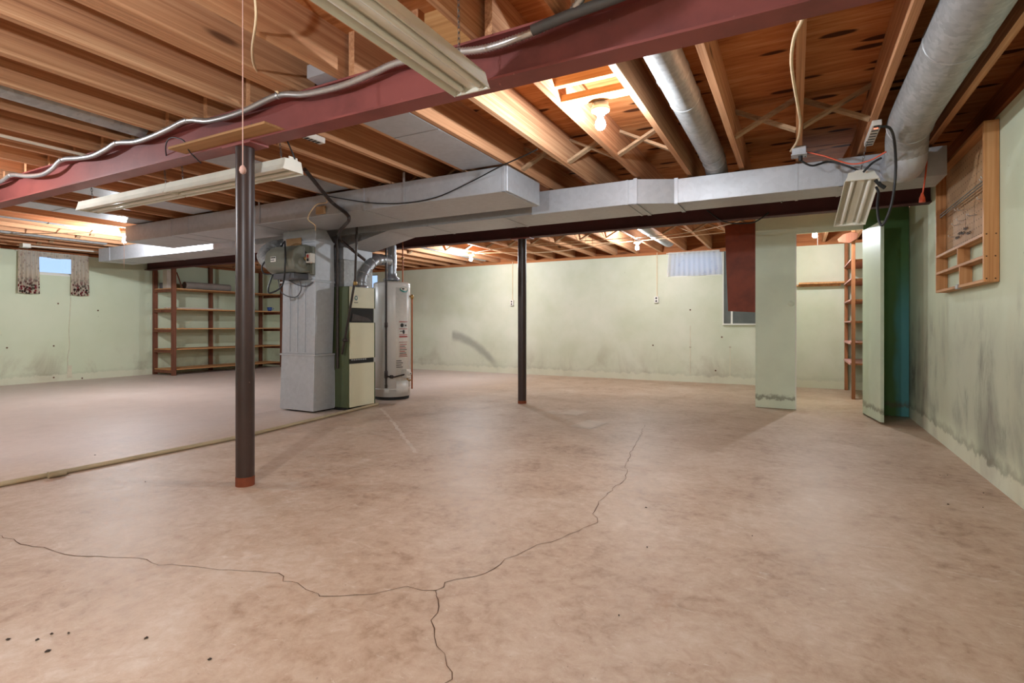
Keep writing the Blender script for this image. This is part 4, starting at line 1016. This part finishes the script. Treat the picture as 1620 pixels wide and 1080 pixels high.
obj('frame_strip', MB().box(-1.045, -1.03, YF - .035, YF, .97, 2.16), M_FRAME, gb); obj('frame_strip', MB().box(-1.05, -.40, YF - .05, YF, .962, .984), M_FRAME, gb)
obj('frame_strip', MB().box(-.925, -.895, YF - .03, YF - .02, .985, 1.55), M_FRAME, gb)
obj('top_block', MB().box(-1.09, -.98, YF - .06, YF - .002, 2.165, 2.20), M_SILL, gb)

# ------------------------------------------------------------------ closet
YC = 6.83
wc_ = struct(obj('wall_closet', MB().box(-.41, 0, YC, YC + .03, .004, JB - .002), M_BOARD))
obj('header_board', MB().box(.0, .645, YC, YC + .03, 1.985, JB - .002), M_BOARD, wc_)
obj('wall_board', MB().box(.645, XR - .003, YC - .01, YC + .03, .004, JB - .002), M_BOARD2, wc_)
obj('side_board', MB().box(-.41, -.385, YC + .031, YF - .004, .004, JB - .002), M_BOARD, wc_)
obj('jamb_edge', MB().box(.0, .012, YC - .004, YC + .034, .004, 1.985), M_FRAME, wc_)
obj('finger_plate', MB().lathe([(.001, -.006), (.03, -.005), (.034, 0)], (-.04, YC, 1.20), 16, 'Y'), M_BOARD, wc_)
obj('latch', MB().box(.665, .70, YC - .02, YC - .01, 1.118, 1.132), M_STICK, wc_)
for z in (1.70, 1.74): obj('screw_hole', MB().lathe([(.001, -.002), (.008, -.001), (.008, .002)], (.72, YC - .01, z - .2), 8, 'Y'), M_HOLE, wc_)
dd = Vector((.742 - .652, 6.215 - 6.81, 0)).normalized()
door = struct(obj('door_1', MB().bar(Vector((.652, 6.81, .99)), Vector((.652, 6.81, .99)) + dd * .60, .03, 1.945, (0, 0, 1)), M_DOOR, bevel=.002))
hz = Vector((.652, 6.81, 0))
for z in (.35, 1.65): obj('hinge', MB().cyl(hz + Vector((.016, .008, z - .04)), hz + Vector((.016, .008, z + .04)), .007, 8), M_NAIL, door)

cs = thing('closet_shelving', 'narrow brown shelf rack inside the closet lined with pink paper', 'shelf', (.84, 8.75, 0))
for y in (8.18, 9.29):
    obj('post', MB().box(.645, .685, y - .035, y + .035, 0, 2.19), M_CLOSETP, cs, bevel=.002); obj('post', MB().box(1.0, 1.038, y - .035, y + .035, 0, 2.19), M_CLOSETP, cs)
for z in (.46, .73, 1.01, 1.29, 1.56, 1.81):
    obj('shelf_board', MB().box(.65, 1.036, 8.216, 9.33, z - .022, z), M_CLOSETP, cs)
    obj('shelf_paper', MB().box(.638, 1.03, 8.22, 9.32, z + .0005, z + .003), M_PINKPAPER, cs)
    obj('paper_edge', MB().box(.634, .6375, 8.22, 9.25, z - .014 - .01 * (z < 1), z + .003), M_PINKPAPER, cs)
sb = thing('wall_shelf', 'single bare board shelf across the closet back wall', 'shelf', (.33, 9.25, 1.55))
obj('board', MB().box(.05, .64, 9.16, YF - .002, 1.575, 1.60), M_SHELFB, sb, bevel=.002); obj('cleat', MB().box(-.30, .06, 9.30, YF - .002, 1.552, 1.574), M_SHELFB, sb)
obj('cleat', MB().box(.06, .60, YF - .03, YF - .003, 1.545, 1.574), M_SHELFB, sb)
sd = MB().prism([(-.10, -.03), (.02, -.05), (.10, .0), (.115, .07), (.04, .09), (-.05, .07), (-.115, .01)], 'Y', -.014, .014)
sd.v = [Vector((.60, 8.10, 2.06)) + v for v in sd.v]
ts = thing('wooden_bracket', 'brown curved wooden bracket at the top of the closet rack', 'bracket', (.60, 8.1, 2.0))
obj('plate', sd, M_SHELFP, ts, bevel=.004); obj('peg', MB().cyl((.64, 8.115, 2.07), (.64, 8.14, 2.07), .02, 10), M_CLOSETP, ts)

# ------------------------------------------------------------------ pegboard organiser on the right wall
og = thing('wall_organiser', 'amber pine organiser with pegboard and cubbies on the right wall', 'organiser', (1.01, 4.65, 1.21))
ox, y0, y1, z0, z1 = .972, 4.045, 5.25, 1.205, 2.145
obj('upright', MB().box(ox, XR - .002, y0, y0 + .02, z0, z1), M_ORGZ, og, bevel=.001)
obj('upright', MB().box(ox, XR - .002, y1 - .02, y1, z0, z1), M_ORGZ, og, bevel=.001)
obj('top_rail', MB().box(ox, XR - .002, y0 + .0205, y1 - .0205, z1 - .022, z1 - .002), M_ORGY, og)
for z in (z0, 1.345, 1.475): obj('shelf_rail', MB().box(ox, XR - .002, y0 + .0205, y1 - .0205, z, z + .018), M_ORGY, og, bevel=.001)
for za, zb, yy in ((z0 + .0185, 1.3445, 4.57), (1.3635, 1.4745, 4.62)): obj('divider', MB().box(ox + .002, XR - .004, yy, yy + .016, za, zb), M_ORGZ, og)
obj('pegboard', MB().box(XR - .012, XR - .004, y0 + .021, y1 - .021, 1.494, z1 - .023), M_CARD, og)
k_ = MB()
for i in range(22):
    for j in range(12):
        y, z = y0 + .05 + i * .05, 1.53 + j * .05
        k_.add([(XR - .0125, y - .004, z - .004), (XR - .0125, y + .004, z - .004), (XR - .0125, y + .004, z + .004), (XR - .0125, y - .004, z + .004)], [(0, 1, 2, 3)])
o = obj('peg_holes', k_, M_HOLE, og); o['kind'] = 'stuff'
for z in (1.815, 1.795): obj('hang_rod', MB().cyl((ox + .02, y0 + .02, z), (ox + .02, y1 - .04, z - .01), .004, 8), M_NAIL, og)
for i, (y, z) in enumerate(((4.20, 1.83), (4.17, 1.84), (4.25, 1.73), (4.48, 1.67), (4.44, 1.665), (4.70, 1.75), (4.78, 1.76), (4.72, 1.68), (4.85, 1.67), (4.95, 1.60))):
    obj('peg_hook', MB().tube(curve([(XR - .013, y, z), (XR - .03, y, z - .004), (XR - .05, y, z - .002), (XR - .056, y, z + .012)], 3), .0025, 6), M_CONDUIT, og)
for i in range(5):
    y = 4.55 + i * .07; z = 1.57 + .01 * (i % 3)
    sp = [(XR - .02 - .008 * math.cos(t * 1.7), y + t * .006, z + .009 * math.sin(t * 1.7) + .03 * (i % 2)) for t in range(14)]
    obj('coil_hook', MB().tube(sp, .0018, 5), M_NAIL, og)
for y in (y0 + .0,):
    for x, z in ((.985, 1.225), (1.025, 1.225), (.985, 1.355), (1.025, 1.355), (.985, 1.485), (1.028, 1.485)):
        obj('screw_hole', MB().lathe([(.001, -.001), (.004, -.001), (.004, 0)], (x, y, z), 8, 'Y'), M_HOLE, og)
obj('bulldog_clip', MB().box(ox - .004, ox + .02, 4.60, 4.66, z0 - .006, z0 + .024), M_GALVD, og, bevel=.003)
# wall scuffs and cables across the far joists
cord('cream_cable', 'cream cable strung under the far joists toward the closet', [(-5.2, 7.9, 2.208), (-3.6, 7.4, 2.2), (-2.3, 7.55, 2.207), (-1.3, 7.45, 2.198), (-.6, 7.0, 2.207)], .006, M_ROMEX)

# small ceiling box on the joists near the left window
a = spot(48, 387, Z=2.19); a.x = min(JX, key=lambda q: abs(q - a.x)) + .019
t = thing('cable_box', 'small white cable box under joists above the left curtain', 'junction box', (a.x, a.y, 2.16))
obj('box', MB().box(a.x - .06, a.x + .06, a.y - .05, a.y + .05, 2.165, 2.219), M_WHITE, t, bevel=.004)
obj('cover', MB().box(a.x - .064, a.x + .064, a.y - .054, a.y + .054, 2.158, 2.1648), M_WHITE, t)
cord('cream_cable', 'pale cable running along joists from the box above the left curtain', [(a.x, a.y + .05, 2.19), (a.x + .05, a.y + .6, 2.20), (a.x + .1, a.y + 1.4, 2.208)], .012, M_WHITE)
